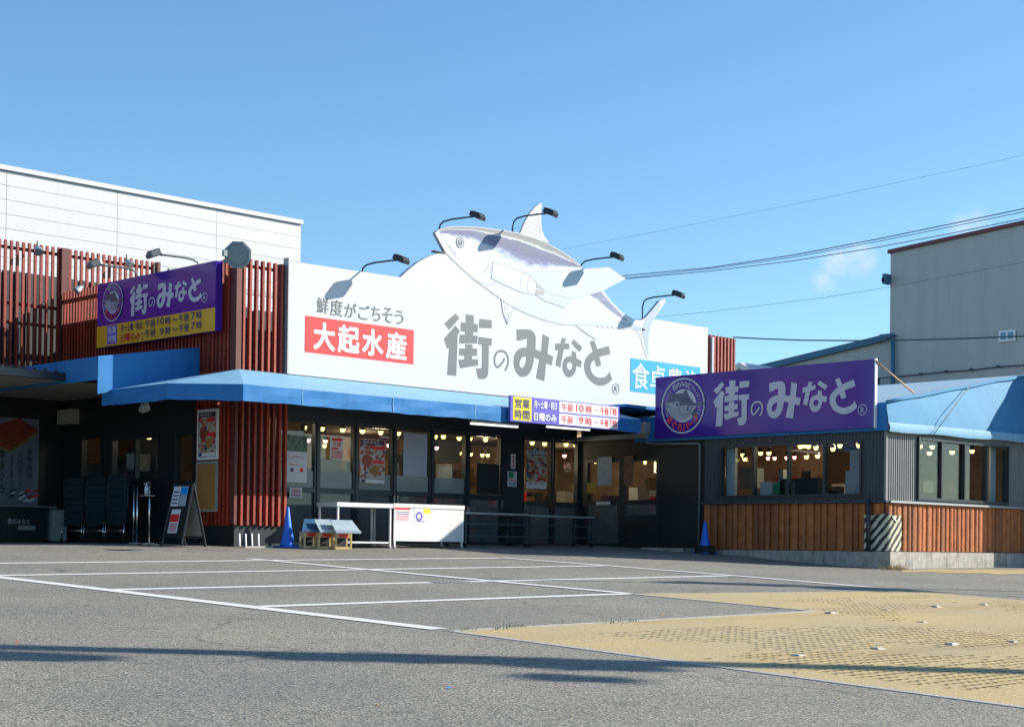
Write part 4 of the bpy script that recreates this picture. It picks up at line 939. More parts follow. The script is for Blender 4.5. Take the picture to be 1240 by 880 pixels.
bx('ledge', XA-.001, 33, YB-.13, YB-.001, .905, .945, galv, an)
# concrete plinth following the falling ground
def plinth(x0, x1, y0, y1, zt, nm='plinth'):
    b = MB(); b.box(x0, x1, y0, y1, -.6, zt); return b.obj(nm, concM, an)
plinth(XA-.11, XA+.1, YB-.19, yd-.2, -.012); plinth(XA+.1, 33.0, YB-.19, YB+.1, -.012)
kb = gnd(792, 667); kb2 = gnd(840, 670)
plinth(XA-.5, XA-.11, yd+.15, yd+1.3, gz(XA, yd)+.085, 'kerb_block')
# interior of the annex
bx('interior_wall', 32.6, 32.7, YB+.1, 31, 0, 2.7, warm, an); bx('interior_ceiling', XA+.05, 32.7, YB+.05, YG-.2, 2.55, 2.6, warmC, an)
bx('interior_ceiling', XA+.05, 32.7, YG-.19, 31, 2.62, 2.72, warmC, an); bx('interior_floor', XA+.1, 32.7, YB+.1, YG-.05, -.2, .0, floorI, an)
bx('interior_partition', 29.8, 29.9, 20.6, 24, 0, 2.3, warm, an); bx('interior_partition', 28.6, 31.5, 23.9, 24, .0, 1.6, darkWall, an)
for (y_, w_, h_, m_) in ((19.7, .28, .32, tankM), (19.35, .3, .3, greenM), (18.6, .9, .38, darkWall), (17.5, .45, .5, tankM), (17.15, .22, .28, whiteP)):
    bx('window_shelf_goods', XA+.35, XA+.6, y_, y_+w_, 1.04, 1.04+h_, m_, an)
ra = random.Random(8)
for i in range(46):
    x_, y_ = ra.uniform(27.4, 32.2), ra.uniform(18.2, 24.2); z_ = ra.choice((.8, 1.05, 1.3)); w_ = ra.uniform(.12, .4)
    bx('shelf_goods', x_, x_+w_, y_, y_+w_, z_, z_+ra.uniform(.12, .45), ra.choice((darkWall, tankM, cork, soffitM, redInk, MATS['deep_brown'], MATS['box_brown'], paper)), an)
for i in range(6): bx('counter_unit', 27.4+i*.8, 28.1+i*.8, 18.6+.9*(i % 3), 19.1+.9*(i % 3), 0, .8, MATS['deep_brown'], an)
for y_ in (18.6, 19.9, 21.3): tube('ceiling_rail', [(26.7, y_, 2.38), (32.4, y_, 2.38)], .015, whiteP, an, 5)
bx('window_shelf', XA+.1, XA+.8, YB+.2, yd, 1.0, 1.035, warm, an)
bx('hanging_notice', XA+.5, XA+.51, 17.5, 17.95, 1.5, 1.95, paper, an)
bx('curtain_edge', XA+.12, XA+.2, 20.45, 20.66, 1.05, 2.06, tankM, an); bx('curtain_edge', 30.55, 30.75, YB+.15, YB+.2, 1.04, 2.14, tankM, an)
bx('chair_row', 28.2, 30.6, YB+.8, YB+1.3, 0, 1.2, darkWall, an)
# canvas roof
A0 = Vector((XA-.08, YB-.10, 2.25)); A1 = Vector((XA-.04, YB-.03, onX(1072, 487, XA).z)); XR = 33.0
t_ = onY(1240, 455.5, 17.25); B1 = A1 + (t_-A1)*((XR-A1.x)/(t_.x-A1.x)); B0 = Vector((XR, YB-.12, 2.33))
rz = onX(1150, 460.3, XR)
n_ = 14; v = []; f = []
for i in range(n_+1):
    a = i/n_
    for j in range(6):
        b = j/5; lo = A0.lerp(B0, a); hi = A1.lerp(B1, a); p = lo.lerp(hi, b); bul = math.sin(b*math.pi)*.008 - (.05 if j == 1 else 0)*0
        p.y -= bul+.012*math.sin(i*1.7+j); p.z += .012*math.sin(i*.9)*(1 if j in (0, 5) else 0)
        v.append(tuple(p))
for i in range(n_):
    for j in range(5): k = i*6+j; f.append((k, k+6, k+7, k+1))
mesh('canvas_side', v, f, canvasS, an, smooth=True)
v = []; f = []
for i in range(n_+1):
    a = i/n_; p = A0.lerp(B0, a); v += [(p.x, p.y-.03, p.z-.02-.012*math.sin(i*1.3)), (p.x, p.y-.045, p.z+.05), (p.x, p.y-.02, p.z+.15)]
for i in range(n_):
    for j in range(2): k = i*3+j; f.append((k, k+3, k+4, k+1))
mesh('canvas_hem', v, f, canvasB, an, smooth=True)
rl = MB(); rl.tube([A1.lerp(B1, i/10)+Vector((0, -.01, .01*math.sin(i*2.1))) for i in range(11)], .035, 8); rl.obj('canvas_fold', canvasS, an, smooth=True)
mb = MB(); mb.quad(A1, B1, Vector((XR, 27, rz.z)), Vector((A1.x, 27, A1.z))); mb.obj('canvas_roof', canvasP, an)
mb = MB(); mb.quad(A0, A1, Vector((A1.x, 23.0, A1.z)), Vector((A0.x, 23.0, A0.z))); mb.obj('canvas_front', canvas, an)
tube('canvas_cord', [onY(1175, 466.5, 16.95), onY(1152, 497, 16.68), onY(1128.5, 528.5, 16.6)], .008, wireM, an, 6)
# pipe from the gutter round to the ground
tube('downpipe', [(XA-.12, 22.62, 2.42), (XA-.12, 22.62, 2.23), (XA-.10, 22.45, 2.20), (XA-.06, 21.3, 2.17), (XA-.06, onX(848.7, 600, XA).y, 2.15), (XA-.06, onX(848.5, 600, XA).y, gz(XA, 21.2))], .028, lampG, an)
bx('gutter_hopper', XA-.26, XA-.04, 22.56, 22.78, 2.42, 2.66, galv, an)
tube('corner_pipe', [onX(1051.5, 604, XA-.16), onX(1051.5, 667.5, XA-.16)], .04, frameM, an)
# rest of the building steps forward just right of the view
wgb = thing('side_wing', 'dark projecting wing of the annex at the right', 'building', (33.0, 14, 0))
bx('wall', 33.02, 38, 14.78, 16.6, -.6, 4.4, corrD, wgb)
for o in (wgb,): pass

# ================================================================== PURPLE SIGNS
def emblem(P, c, R, parent):
    disc('emblem_disc', P, c, R, purple, parent, .012); ring('emblem_ring', P, c, R*.94, R, lettG, parent, .016)
    disc('emblem_disc', P, (c[0]+.02*R, c[1]+.0*R), R*.60, lettG, parent, .016)
    E_ = lambda l: [P.w(c[0]+x*R, c[1]+y*R, .020) for x, y in l]
    dk = mat('emblem_slate', (.08, .09, .16), .4); md = mat('emblem_grey', (.34, .37, .42), .4)
    sheet('emblem_fish', [[P.w(c[0]+x*R, c[1]+y*R, .019) for x, y in [(-.78,.12),(-.5,.30),(-.1,.36),(.25,.2),(.45,.02),(.6,-.06),(.5,-.18),(.35,-.42),(.1,-.5),(-.25,-.5),(-.5,-.4),(-.72,-.15)]]], md, parent)
    sheet('emblem_fish', [[P.w(c[0]+x*R, c[1]+y*R, .022) for x, y in [(-.8,.13),(-.55,.34),(-.72,.5),(-.78,.58),(-.5,.44),(-.2,.46),(0,.44),(.14,.6),(.26,.36),(.42,.16),(.55,.06),(1.0,.06),(1.0,.0),(.5,-.03),(.1,.02),(-.15,0),(-.3,.06),(-.5,.16)]]], dk, parent)
    sheet('emblem_mouth', [[P.w(c[0]+x*R, c[1]+y*R, .022) for x, y in [(-.80,.10),(-.5,-.08),(-.62,-.02),(-.78,.02)]]], dk, parent)
    disc('emblem_eye', P, (c[0]-.26*R, c[1]+.06*R), R*.12, lettG, parent, .025, 20); disc('emblem_eye', P, (c[0]-.25*R, c[1]+.06*R), R*.075, dk, parent, .028, 16)
    sheet('emblem_fin', [[P.w(c[0]+x*R, c[1]+y*R, .0235) for x, y in [(.38,-.30),(.60,-.08),(.62,-.30),(.5,-.46)]]], dk, parent); ring('emblem_gill', P, (c[0]+.12*R, c[1]-.02*R), R*.30, R*.325, dk, parent, .0238, 24)
    sheet('emblem_fin', [[P.w(c[0]+x*R, c[1]+y*R, .023) for x, y in [(.2,-.05),(.3,-.02),(.28,-.18),(.18,-.2)]]], dk, parent)
    def arc(s, a0, a1, rr, sz, m, flip=False, bold=.02):
        V, Fc = [], []
        for i, ch in enumerate(s):
            if ch == ' ': continue
            a = math.radians(a0+(a1-a0)*i/max(1, len(s)-1)); v, f = glyphs(ch, bold); n = len(V)
            rot = a-math.pi/2 if not flip else a+math.pi/2
            w_ = (v[:, 0].min()+v[:, 0].max())/2
            nb = len(v)//(1 if bold <= .003 else 9 if bold > .012 else 5)
            for q_, p in enumerate(v):
                x, y = (p[0]-w_)*sz, (p[1]-.36)*sz; V.append(P.w(c[0]+rr*math.cos(a)+x*math.cos(rot)-y*math.sin(rot), c[1]+rr*math.sin(a)+x*math.sin(rot)+y*math.cos(rot), .020+.0003*(q_//nb)))
            Fc += [tuple(n+k for k in q) for q in f]
        mesh('lettering', V, Fc, m, parent)
    arc('街のみなと', 118, 66, R*.77, R*.24, lettG); arc('DAIKISUISAN', 52, -42, R*.77, R*.17, lettG, bold=.01)
    arc('まぐろパーク', 220, 322, R*.77, R*.30, mat('emblem_red', (.75, .05, .06), .4), True, .04)
    arc('DAIKISUISAN', 205, 140, R*.77, R*.15, lettG, bold=.01)
PX2 = PG(XA-.14)
ps = thing('annex_sign', 'long purple sign with round tuna emblem on the annex roof edge', 'shop sign', (XA-.2, 20, 2.4))
q = [PX2.uv(*p) for p in ((794.8, 456.6), (1059, 434.8), (1059, 516.8), (793, 531.3))]
sb = (q[3][0], (q[3][1]+q[2][1])/2, q[1][0], (q[0][1]+q[1][1])/2)
p_, q_ = PX2.w(sb[0], sb[1]), PX2.w(sb[2], sb[3], -.06)
bx('board', min(p_.x, q_.x), max(p_.x, q_.x), min(p_.y, q_.y), max(p_.y, q_.y), sb[1], sb[3], purple, ps)
p_ = PX2.w(sb[2], 0); bx('side_trim', XA-.143, XA-.075, p_.y-.025, p_.y-.001, sb[1]-.01, sb[3]+.01, whiteP, ps)
l0 = pbox(PX2, 864.6, 458, 1038, 510)
lz0 = PX2.uv(876, 515.7)[1]; lz1 = PX2.uv(883, 461)[1]
logo(PX2, (l0[0], lz0, l0[2], lz1), lettG, ps, .012)
rmark(PX2, PX2.uv(1044.8, 496), .105, lettG, ps, .012)
ec_ = PX2.uv(827.4, 491.2); emblem(PX2, ec_, .5*(PX2.uv(827.4, 457.5)[1]-PX2.uv(827.4, 525)[1]), ps)
tube('stay_rod', [onX(1060.5, 437, XA-.15), onX(1106.5, 475.5, XA+1.1)], .018, mat('rusty_rod', (.45, .30, .16), .6), ps, 6)

PL = PG(XK-.25)
lp = thing('court_sign', 'purple and yellow opening hours sign on the dense slat wall', 'shop sign', (XK-.2, 26, 3.9))
q = [PL.uv(*p) for p in ((118.2, 344.8), (261.6, 315.2), (260.8, 400), (116.8, 421.6))]; sb = (q[0][0], (q[3][1]+q[2][1])/2, q[1][0], (q[0][1]+q[1][1])/2)
p_, q_ = PL.w(sb[0], sb[1]), PL.w(sb[2], sb[3], -.14)
bx('board', min(p_.x, q_.x), max(p_.x, q_.x), min(p_.y, q_.y), max(p_.y, q_.y), sb[1], sb[3], purple, lp)
zy = (PL.uv(117.5, 396)[1]+PL.uv(260.8, 372)[1])/2
rect('yellow_panel', PL, (sb[0], sb[1], sb[2], zy), yellowP, lp, .004)
logo(PL, (PL.uv(157.5, 370)[0], PL.uv(162, 382.5)[1], PL.uv(244.6, 350)[0], PL.uv(166, 345)[1]), lettG, lp, .008)
rmark(PL, PL.uv(248, 360), .09, lettG, lp, .008)
emblem(PL, PL.uv(137.3, 366), .46*(PL.uv(137.3, 342)[1]-PL.uv(137.3, 390)[1])*1.05, lp)
rect('hours_box', PL, pbox(PL, 130.2, 394, 142, 416.5), purple2, lp, .007)
for t_s, bxs in (('営業', (131.5, 395.5, 141, 404)), ('時間', (131.5, 406, 141, 415))): ptext(t_s, PL, *bxs, lettG, lp, bold=.03, d=.010)
for t_s, l, t, r, b, m_ in (('月～土曜・祝日：', 147, 391, 174, 400, inkD), ('午前', 176, 386.5, 188.5, 396.5, inkD), ('10', 191, 384.5, 199, 393, inkD), ('時', 200.5, 383.5, 207, 393, inkD), ('～', 209.5, 385, 215, 389, inkD), ('午後', 217, 379.5, 229.5, 390, inkD), ('7', 232, 378, 236.3, 387, inkD), ('時', 238, 376.5, 245, 386.5, inkD),
                               ('日曜のみ', 147, 403, 170, 413, redInk), ('：', 171.5, 403, 174, 411, inkD), ('午前', 176, 398, 188.5, 408, inkD), ('9', 194, 397, 198.5, 405.5, inkD), ('時', 200.5, 395.5, 207, 405, inkD), ('～', 209.5, 397, 215, 401, inkD), ('午後', 217, 391.5, 229.5, 402, inkD), ('7', 232, 390, 236.3, 399, inkD), ('時', 238, 388.5, 245, 398.5, inkD)):
    ptext(t_s, PL, l, t, r, b, m_, lp, bold=.015, d=.009)
# hours sign on the awning
PHs = PF(YC-.10)
hs2 = thing('hours_sign', 'small violet, yellow and white opening hours sign hung on the front awning', 'sign', (24, YC-.1, 2.5))
q = [PHs.uv(*p) for p in ((618.5, 478.5), (750, 492), (749.5, 520.2), (617.5, 510.3))]; dv = (q[1][1]-q[0][1])
sb = (q[0][0], (q[3][1]+q[2][1])/2, q[1][0], (q[0][1]+q[1][1])/2)
p_, q_ = PHs.w(sb[0], sb[1]), PHs.w(sb[2], sb[3], -.06)
bx('board', p_.x, q_.x, p_.y, q_.y, sb[1], sb[3], purple2, hs2)
HW, HH = sb[2]-sb[0], sb[3]-sb[1]; hb_ = lambda a, b, c, d: (sb[0]+a*HW, sb[1]+b*HH, sb[0]+c*HW, sb[1]+d*HH)
rect('yellow_panel', PHs, hb_(.02, .06, .18, .96), yellowB, hs2, .004)
text('営業', PHs, hb_(.035, .53, .165, .90), inkD, hs2, bold=.02, d=.008); text('時間', PHs, hb_(.035, .10, .165, .48), inkD, hs2, bold=.02, d=.008)
for zr0, a, b_t, num, wm in ((.53, '月～土曜・祝日', '午前', '10', 0), (.04, '日曜のみ', '午前', '9', 1)):
    rect('white_panel', PHs, hb_(.43, zr0, .985, zr0+.43), whiteP, hs2, .004)
    text(a, PHs, hb_(.20, zr0+.06, .405, zr0+.37), whiteP, hs2, bold=.03, d=.008)
    for s_, c0_, c1_, e_ in (('午前', .45, .555, .05), (num, .585 if num == '10' else .61, .655, .08), ('時', .675, .735, .05), ('～', .755, .80, .19), ('午後', .815, .895, .05), ('7', .905, .925, .08), ('時', .935, .975, .05)):
        text(s_, PHs, hb_(c0_, zr0+e_, c1_, zr0+(.38 if s_ != '～' else .25)), redInk, hs2, bold=.012, d=.008)

# ================================================================== LAMPS
def arm_lamp(label, B, rise, outv, m, group, name='sign_lamp', drop=.25):
    # B: top of the mounting post, outv: horizontal reach to the head
    t = thing(name, label, 'sign lamp', B, group); B = Vector(B); o = Vector(outv); L = o.length; d = o/L
    tube('arm', [B-Vector((0, 0, drop)), B, B+Vector((0, 0, rise*.6))+d*.03, B+Vector((0, 0, rise*.92))+d*.10, B+Vector((0, 0, rise*1.1))+d*(L*.35), B+Vector((0, 0, rise*1.2))+d*(L*.8), B+Vector((0, 0, rise*1.2))+d*(L-.04)], .017, m, t)
    Hc = B+Vector((0, 0, rise*1.2))+d*(L+.03); s = d.cross(Vector((0, 0, 1))); n = (Vector((0, 0, 1))*.8+d*.35).normalized(); f_ = (d-Vector((0, 0, .42))).normalized(); n = s.cross(f_).normalized()
    if n.z < 0: n = -n
    def P_(a, b, c): return Hc+f_*a+s*b+n*c
    mb = MB(); V_ = []
    for (a, wd, th) in ((-.11, .11, .06), (-.07, .135, .075), (.10, .14, .07), (.14, .13, .04)): V_ += [P_(a, -wd, -.03), P_(a, wd, -.03), P_(a, wd, th), P_(a, -wd, th)]
    F_ = [(0, 1, 2, 3), (15, 14, 13, 12)] + [tuple(4*i+k for k in ((0, 4, 5, 1), (1, 5, 6, 2), (2, 6, 7, 3), (3, 7, 4, 0))[j]) for i in range(3) for j in range(4)]
    mesh('lamp_head', V_, F_, m, t)
    mb = MB()
    for k in range(5): c = -.04+k*.035; mb.quad(P_(c, -.11, .05), P_(c, .11, .05), P_(c, .11, .085), P_(c, -.11, .085)); mb.quad(P_(c+.008, -.11, .05), P_(c+.008, .11, .05), P_(c+.008, .11, .085), P_(c+.008, -.11, .085))
    mb.obj('cooling_fin', m, t)
    mesh('lens', [P_(-.04, -.10, -.034), P_(.12, -.10, -.034), P_(.12, .10, -.034), P_(-.04, .10, -.034)], [(0, 1, 2, 3)], galv, t)
    return t
GL = 'black lamps on curved arms along the big sign'
HV = Vector((.29, -.72, 0))
for (u, v), dep, lab, drp in (((577, 262), 22.9, 'black arm lamp above the snout of the painted tuna', .25), ((484.5, 314.6), 22.91, 'black arm lamp above the red panel, lowest left of the big sign', .3), ((665.5, 258), 22.85, 'black arm lamp beside the tall dorsal fin of the tuna', .5), ((746, 311), 23.0, 'black arm lamp above the wing of the painted tuna', .4), ((820.5, 357), 22.9, 'black arm lamp beside the tail fin of the tuna', .4)):
    H = onY(u, v, dep); arm_lamp(lab, H-HV*1.04-Vector((0, 0, .22)), .18, HV, lampM, GL, drop=drp)
GL2 = 'grey lamps on arms over the left purple sign'
for (u, v), lab in (((115.5, 321), 'grey arm lamp left over the purple and yellow sign'), ((188, 308.5), 'grey arm lamp right over the purple and yellow sign')):
    H = onX(u, v, XK-.95); arm_lamp(lab, H+Vector((.74, -.25, -.14)), .12, (-.72, .22, 0), lampG, GL2, drop=.18)
def spot(label, p, d, m, r=.06, group='small silver spotlights'):
    t = thing('spotlight', label, 'spotlight', p, group); p = Vector(p); d = Vector(d).normalized()
    b = MB(); b.tube([p, p+d*.05, p+d*.13, p+d*.16], [r*.45, r*.7, r, r*1.05], 14); b.obj('lamp_head', m, t, smooth=False)
    b = MB(); b.tube([p+d*.155, p+d*.165], [r*.9, r*.9], 14); b.obj('lens', galv, t)
    b = MB(); b.tube([p+Vector((0, 0, .12)), p+Vector((0, 0, .02)), p+d*.05], .014, 6); b.obj('bracket', lampM, t)
silver = mat('silver_lamp', (.55, .56, .55), .3, metal=.6)
spot('silver spotlight on the tall slat screen, nearest the left picture edge', onY(45, 299, 29.5), (-.1, -.6, -.7), silver, .09)
spot('silver spotlight on the tall slat screen above the purple sign', onY(153, 315.5, 29.5), (.2, -.6, -.6), silver, .08)
spot('silver spotlight at the top of the dense slat wall', onX(99.5, 347, XK-.12), (-.7, .1, -.6), silver, .08)
spot('white spotlight under the front awning, left one of the pair', Vector((15.3, 24.6, 2.42)), (-.3, -.5, -.7), whiteP, .06, 'white spotlights under the front awning')
spot('white spotlight under the front awning nearer the slat column', onX(172.5, 489.5, 15.7), (-.3, -.5, -.6), whiteP, .06, 'white spotlights under the front awning')
# octagonal housing on top of the corner slats
oc = onY(288, 308.5, YK-.35); ot = thing('octagonal_housing', 'grey octagonal housing above the corner slats', 'lamp housing', oc)
mO = mat('housing_grey', (.20, .24, .25), .45, noise=(14, .6, (.27, .31, .32)))
nrm_ = Vector((-.75, -.95, -.1)).normalized(); sdx = nrm_.cross(Vector((0, 0, 1))).normalized(); upx = sdx.cross(nrm_).normalized()
if upx.z < 0: upx = -upx
def octa(r, d): return [oc+nrm_*d+sdx*r*math.cos(math.pi/8+k*math.pi/4)+upx*r*math.sin(math.pi/8+k*math.pi/4) for k in range(8)]
mb = MB(); V_ = octa(.24, -.09)+octa(.245, 0)+octa(.20, .012)+octa(.19, -.01)+octa(.10, .0)
mesh('housing', V_, [tuple(range(8))[::-1]]+[(8*i+k, 8*i+(k+1) % 8, 8*i+8+(k+1) % 8, 8*i+8+k) for i in range(4) for k in range(8)]+[tuple(32+k for k in range(8))], mO, ot)
mb = MB(); mb.box(oc.x-.03, oc.x+.03, oc.y+.05, oc.y+.4, oc.z-.1, oc.z-.04); mb.box(oc.x-.27, oc.x-.2, oc.y+.02, oc.y+.08, oc.z-.05, oc.z+.05); mb.obj('bracket', mO, ot)
# fluorescent battens under the awning edge
for (l, r, y_, lab) in ((570, 627, 512.6, 'lit tube light under the awning, left of the hours sign'), (662, 714, 516.5, 'lit tube light under the awning, below the hours sign')):
    a, b = PF(YC+.12).uv(l, y_), PF(YC+.12).uv(r, y_); t = thing('tube_light', lab, 'tube light', (a[0], YC+.12, a[1]), 'tube lights under the awning')
    tube('tube', [(a[0], YC+.12, a[1]), (b[0], YC+.12, a[1]+.01)], .018, tubeE, t); bx('batten', a[0], b[0], YC+.09, YC+.15, a[1]+.022, a[1]+.06, galv, t)

# interior pendant lamps
ORD = 'first second third fourth fifth sixth seventh eighth ninth tenth eleventh twelfth thirteenth fourteenth fifteenth sixteenth'.split()
CNT = {}
def pend(p, m, lab, grp, r=.05):
    if grp.split()[0] != 'lamp': CNT[grp] = CNT.get(grp, 0)+1; lab += ', %s from the left' % ORD[CNT[grp]-1]
    t = thing('pendant_lamp', lab, 'pendant lamp', p, grp); p = Vector(p)
    b = MB(); b.tube([p+Vector((0, 0, .05)), p+Vector((0, 0, .10)), p+Vector((0, 0, .14))], [r*1.25, r*.9, r*.3], 10); b.obj('shade', frameM, t)
    b = MB(); b.tube([p+Vector((0, 0, -.02)), p+Vector((0, 0, .02)), p+Vector((0, 0, .052))], [r*.6, r, r*1.1], 10); b.obj('bulb', m, t, True)
    b = MB(); b.tube([p+Vector((0, 0, .14)), Vector((p.x, p.y, 2.56))], .006, 4, False); b.obj('cord', wireM, t)
row = [(348.5, 517), (368.5, 519), (390, 520.5), (415, 522), (439, 523.5), (461, 525), (482.5, 526), (527, 530), (537, 530), (556, 532), (569, 532.5), (588, 533.5), (644.5, 537.5), (659.5, 538.5), (685.5, 539.5), (697.5, 541)]
for i, (u, v) in enumerate(row): pend(onY(u, v, 25.6), lampE, 'warm pendant lamp in the front row behind the store glass', 'front row of pendant lamps in the store', .05)
for (u, v) in ((393, 541), (545, 550), (556.5, 550), (570, 551), (584, 552), (590.5, 552.5), (654, 549), (698, 544)): pend(onY(u, v, 28.6), lampE, 'warm pendant lamp deep inside the store', 'back rows of pendant lamps in the store', .045)
for (u, v) in ((373, 534.5), (394, 535.5), (471, 540.5), (528.5, 543.5), (683.5, 553)): pend(onY(u, v, 27.4), lampR, 'pink pendant lamp inside the store', 'pink pendant lamps in the store', .05)
for (u, v) in sorted(((713.5, 555), (718, 558.5), (721, 560), (765, 558), (781, 561), (787, 550))): pend(onX(u, v, 28.2), lampE, 'small warm lamp behind the entrance doors', 'lamps behind the entrance doors', .035)
for (u, v) in sorted(((899.5, 552), (921, 550), (931, 550), (969, 542), (974, 541), (979, 542), (988, 543.5), (1017, 541), (1008.5, 545), (1040, 541), (976.5, 554.5), (990, 553.5), (902, 557))): pend(onX(u, v, 28.6), lampE, 'warm pendant lamp behind the long annex window', 'warm lamps behind the long annex window', .048)
for (u, v) in ((890, 555), (930, 556), (938, 556), (952.5, 555.5), (962, 555)): pend(onX(u, v, 29.3), lampR, 'pink pendant lamp behind the long annex window', 'pink lamps behind the long annex window', .04)
for (u, v) in sorted(((1114, 542), (1129, 542.5), (1125.5, 550), (1153, 549), (1177, 547.5), (1200, 547))): pend(onY(u, v, 18.2), lampE, 'warm pendant lamp behind the sunlit side window', 'lamps behind the side window of the annex', .05)
pend(onX(180.5, 530.5, XK+1.2), lampE, 'single yellow lamp behind the court window', 'lamp behind the court window', .06)
for (x_, y_, z_, e_) in ((19.0, 26.3, 2.0, 14), (22.0, 26.3, 2.0, 22), (25.0, 26.3, 2.0, 26), (27.6, 28.4, 2.1, 20), (30.8, 29.2, 2.1, 22), (20.5, 29.5, 2.35, 26), (24, 29.5, 2.35, 26), (28.8, 19.5, 2.3, 32), (29.5, 18.0, 2.3, 22), (17.6, 26.3, 2.35, 16), (28.6, 26.5, 2.35, 40)):
    l_ = bpy.data.lights.new('interior_fill', 'POINT'); l_.energy = e_; l_.color = (1, .78, .5); l_.shadow_soft_size = .15; o_ = bpy.data.objects.new('interior_fill', l_); o_.location = (x_, y_, z_); C.objects.link(o_)  # added fill lights without fittings, brightening the rooms behind the glass

# ================================================================== POSTERS
def poster(P, l, t, r, b, m, label, d=.03, cat='poster', group='posters on the store front', th=.006, box=None):
    bb = box or pbox(P, l, t, r, b); tt = thing('poster', label, cat, P.w((bb[0]+bb[2])/2, bb[1], d), group)
    rect('sheet', P, bb, m, tt, d, th); return tt, bb, P, d+th+.003
def frac(bb, a, b, c, e): w, h_ = bb[2]-bb[0], bb[3]-bb[1]; return (bb[0]+a*w, bb[1]+b*h_, bb[0]+c*w, bb[1]+e*h_)
Pg = PF(YG-.06)
t, bb, P, d = poster(Pg, 345.5, 527, 371.5, 584, paper, 'white poster with green photo on the first glass bay by the slats', 0)
rect('green_photo', P, frac(bb, 0, .66, 1, 1), mat('poster_green', (.03, .09, .04), .5, noise=(9, .8, (.3, .32, .3))), t, d); rect('pink_line', P, frac(bb, .15, .37, .6, .385), redP, t, d)
disc('dot', P, (frac(bb, .3, .25, 0, 0)[0], frac(bb, 0, .26, 0, 0)[1]), .04, inkD, t, d); disc('dot', P, (frac(bb, .75, 0, 0, 0)[0], frac(bb, 0, .27, 0, 0)[1]), .045, redP, t, d)
text('ランチタイム', P, frac(bb, .1, .50, .85, .58), redInk, t, bold=.0, d=d)
t, bb, P, d = poster(Pg, 350.5, 590, 365.5, 602.5, paper, 'small white notice on the transom of the first glass bay', 0)
for k in range(4): rect('print_line', P, frac(bb, .12, .15+k*.2, .88, .26+k*.2), redInk if k in (1, 3) else inkD, t, d)
t, bb, P, d = poster(Pg, 399.5, 529, 415.5, 556.5, paper, 'white notice with red lettering on the second glass bay', 0)
rect('print_block', P, frac(bb, .1, .82, .9, .95), redP, t, d); text('市場', P, frac(bb, .2, .56, .8, .80), redInk, t, bold=.01, d=d); rect('print_block', P, frac(bb, .1, .44, .6, .53), redP, t, d)
for k in range(4): rect('print_line', P, frac(bb, .1, .06+k*.09, .9, .11+k*.09), redInk, t, d)
fly1, fly2, fly3 = flyer('flyer_print', 3.1, 13), flyer('flyer_print_b', 9.7, 11), flyer('flyer_print_c', 5.2, 14)
def flyer_deco(t, bb, P, d):
    rect('header', P, frac(bb, .03, .89, .97, .985), inkD, t, d); text('街のみなと', P, frac(bb, .12, .91, .75, .97), whiteP, t, bold=.01, d=d+.003)
    rect('red_band', P, frac(bb, .5, .78, .97, .86), redP, t, d); rect('red_band', P, frac(bb, .5, .46, .97, .54), redP, t, d)
    disc('dish', P, (frac(bb, .28, 0, 0, 0)[0], frac(bb, 0, .52, 0, 0)[1]), (bb[2]-bb[0])*.2, mat('dish_red', (.35, .06, .04), .4), t, d+.001, 20); disc('dish', P, (frac(bb, .6, 0, 0, 0)[0], frac(bb, 0, .30, 0, 0)[1]), (bb[2]-bb[0])*.17, cork, t, d+.001, 20)
    rect('footer', P, frac(bb, .03, .015, .97, .10), paper, t, d); rect('footer_mark', P, frac(bb, .05, .02, .22, .095), inkD, t, d+.002)
t, bb, P, d = poster(Pg, 435.5, 532.5, 466, 585.5, fly1, 'large colourful food flyer on the third glass bay', 0); flyer_deco(t, bb, P, d)
t, bb, P, d = poster(Pg, 488.5, 524.5, 517, 577, mat('blank_sheet', (.42, .46, .56), .6), 'blank grey sheet hung on the fourth glass bay', 0)
t, bb, P, d = poster(Pg, 637, 542.5, 661.5, 591.5, fly2, 'tall food poster on the glass right of the dark pier', 0); 
rect('header', P, frac(bb, .0, .86, 1, .93), paper, t, d); text('海鮮丼まつり', P, frac(bb, .05, .865, .95, .925), inkD, t, bold=.01, d=d+.002); rect('footer', P, frac(bb, 0, 0, 1, .16), paper, t, d); text('まぐろ', P, frac(bb, .1, .09, .9, .145), inkD, t, bold=.01, d=d+.002)
t, bb, P, d = poster(PF(YG-.06), 618.5, 549.5, 624, 567.5, paper, 'narrow white and red strip notice on the dark pier', 0); text('営業中', P, frac(bb, .2, .1, .8, .9), redInk, t, bold=.02, d=d, vertical=True)
t, bb, P, d = poster(PF(YG-.06), 614.5, 570.5, 625.5, 589, paper, 'small green and white notice on the dark pier', 0); rect('green_print', P, frac(bb, .1, .55, .65, .95), mat('notice_green', (.05, .3, .15), .5), t, d); rect('print_line', P, frac(bb, .1, .4, .9, .46), redP, t, d); rect('print_block', P, frac(bb, .1, .08, .9, .3), trayP, t, d)
Pd = PG(XA-.03)
t, bb, P, d = poster(Pd, 724, 553, 741, 587, trayP, 'pale sheet taped inside the left entrance door', 0)
t, bb, P, d = poster(Pd, 755.5, 552, 767, 588, mat('brown_poster', (.28, .13, .08), .5, noise=(9, .8, (.1, .05, .04))), 'brown and dark poster on the right entrance door', 0)
t, bb, P, d = poster(Pd, 711, 584.5, 722, 597, mat('yellow_notice', (.5, .34, .03), .5, noise=(40, .8, (.05, .04, .02))), 'yellow and black notice low on the left entrance door', 0)
Pc = PG(XK-.06)
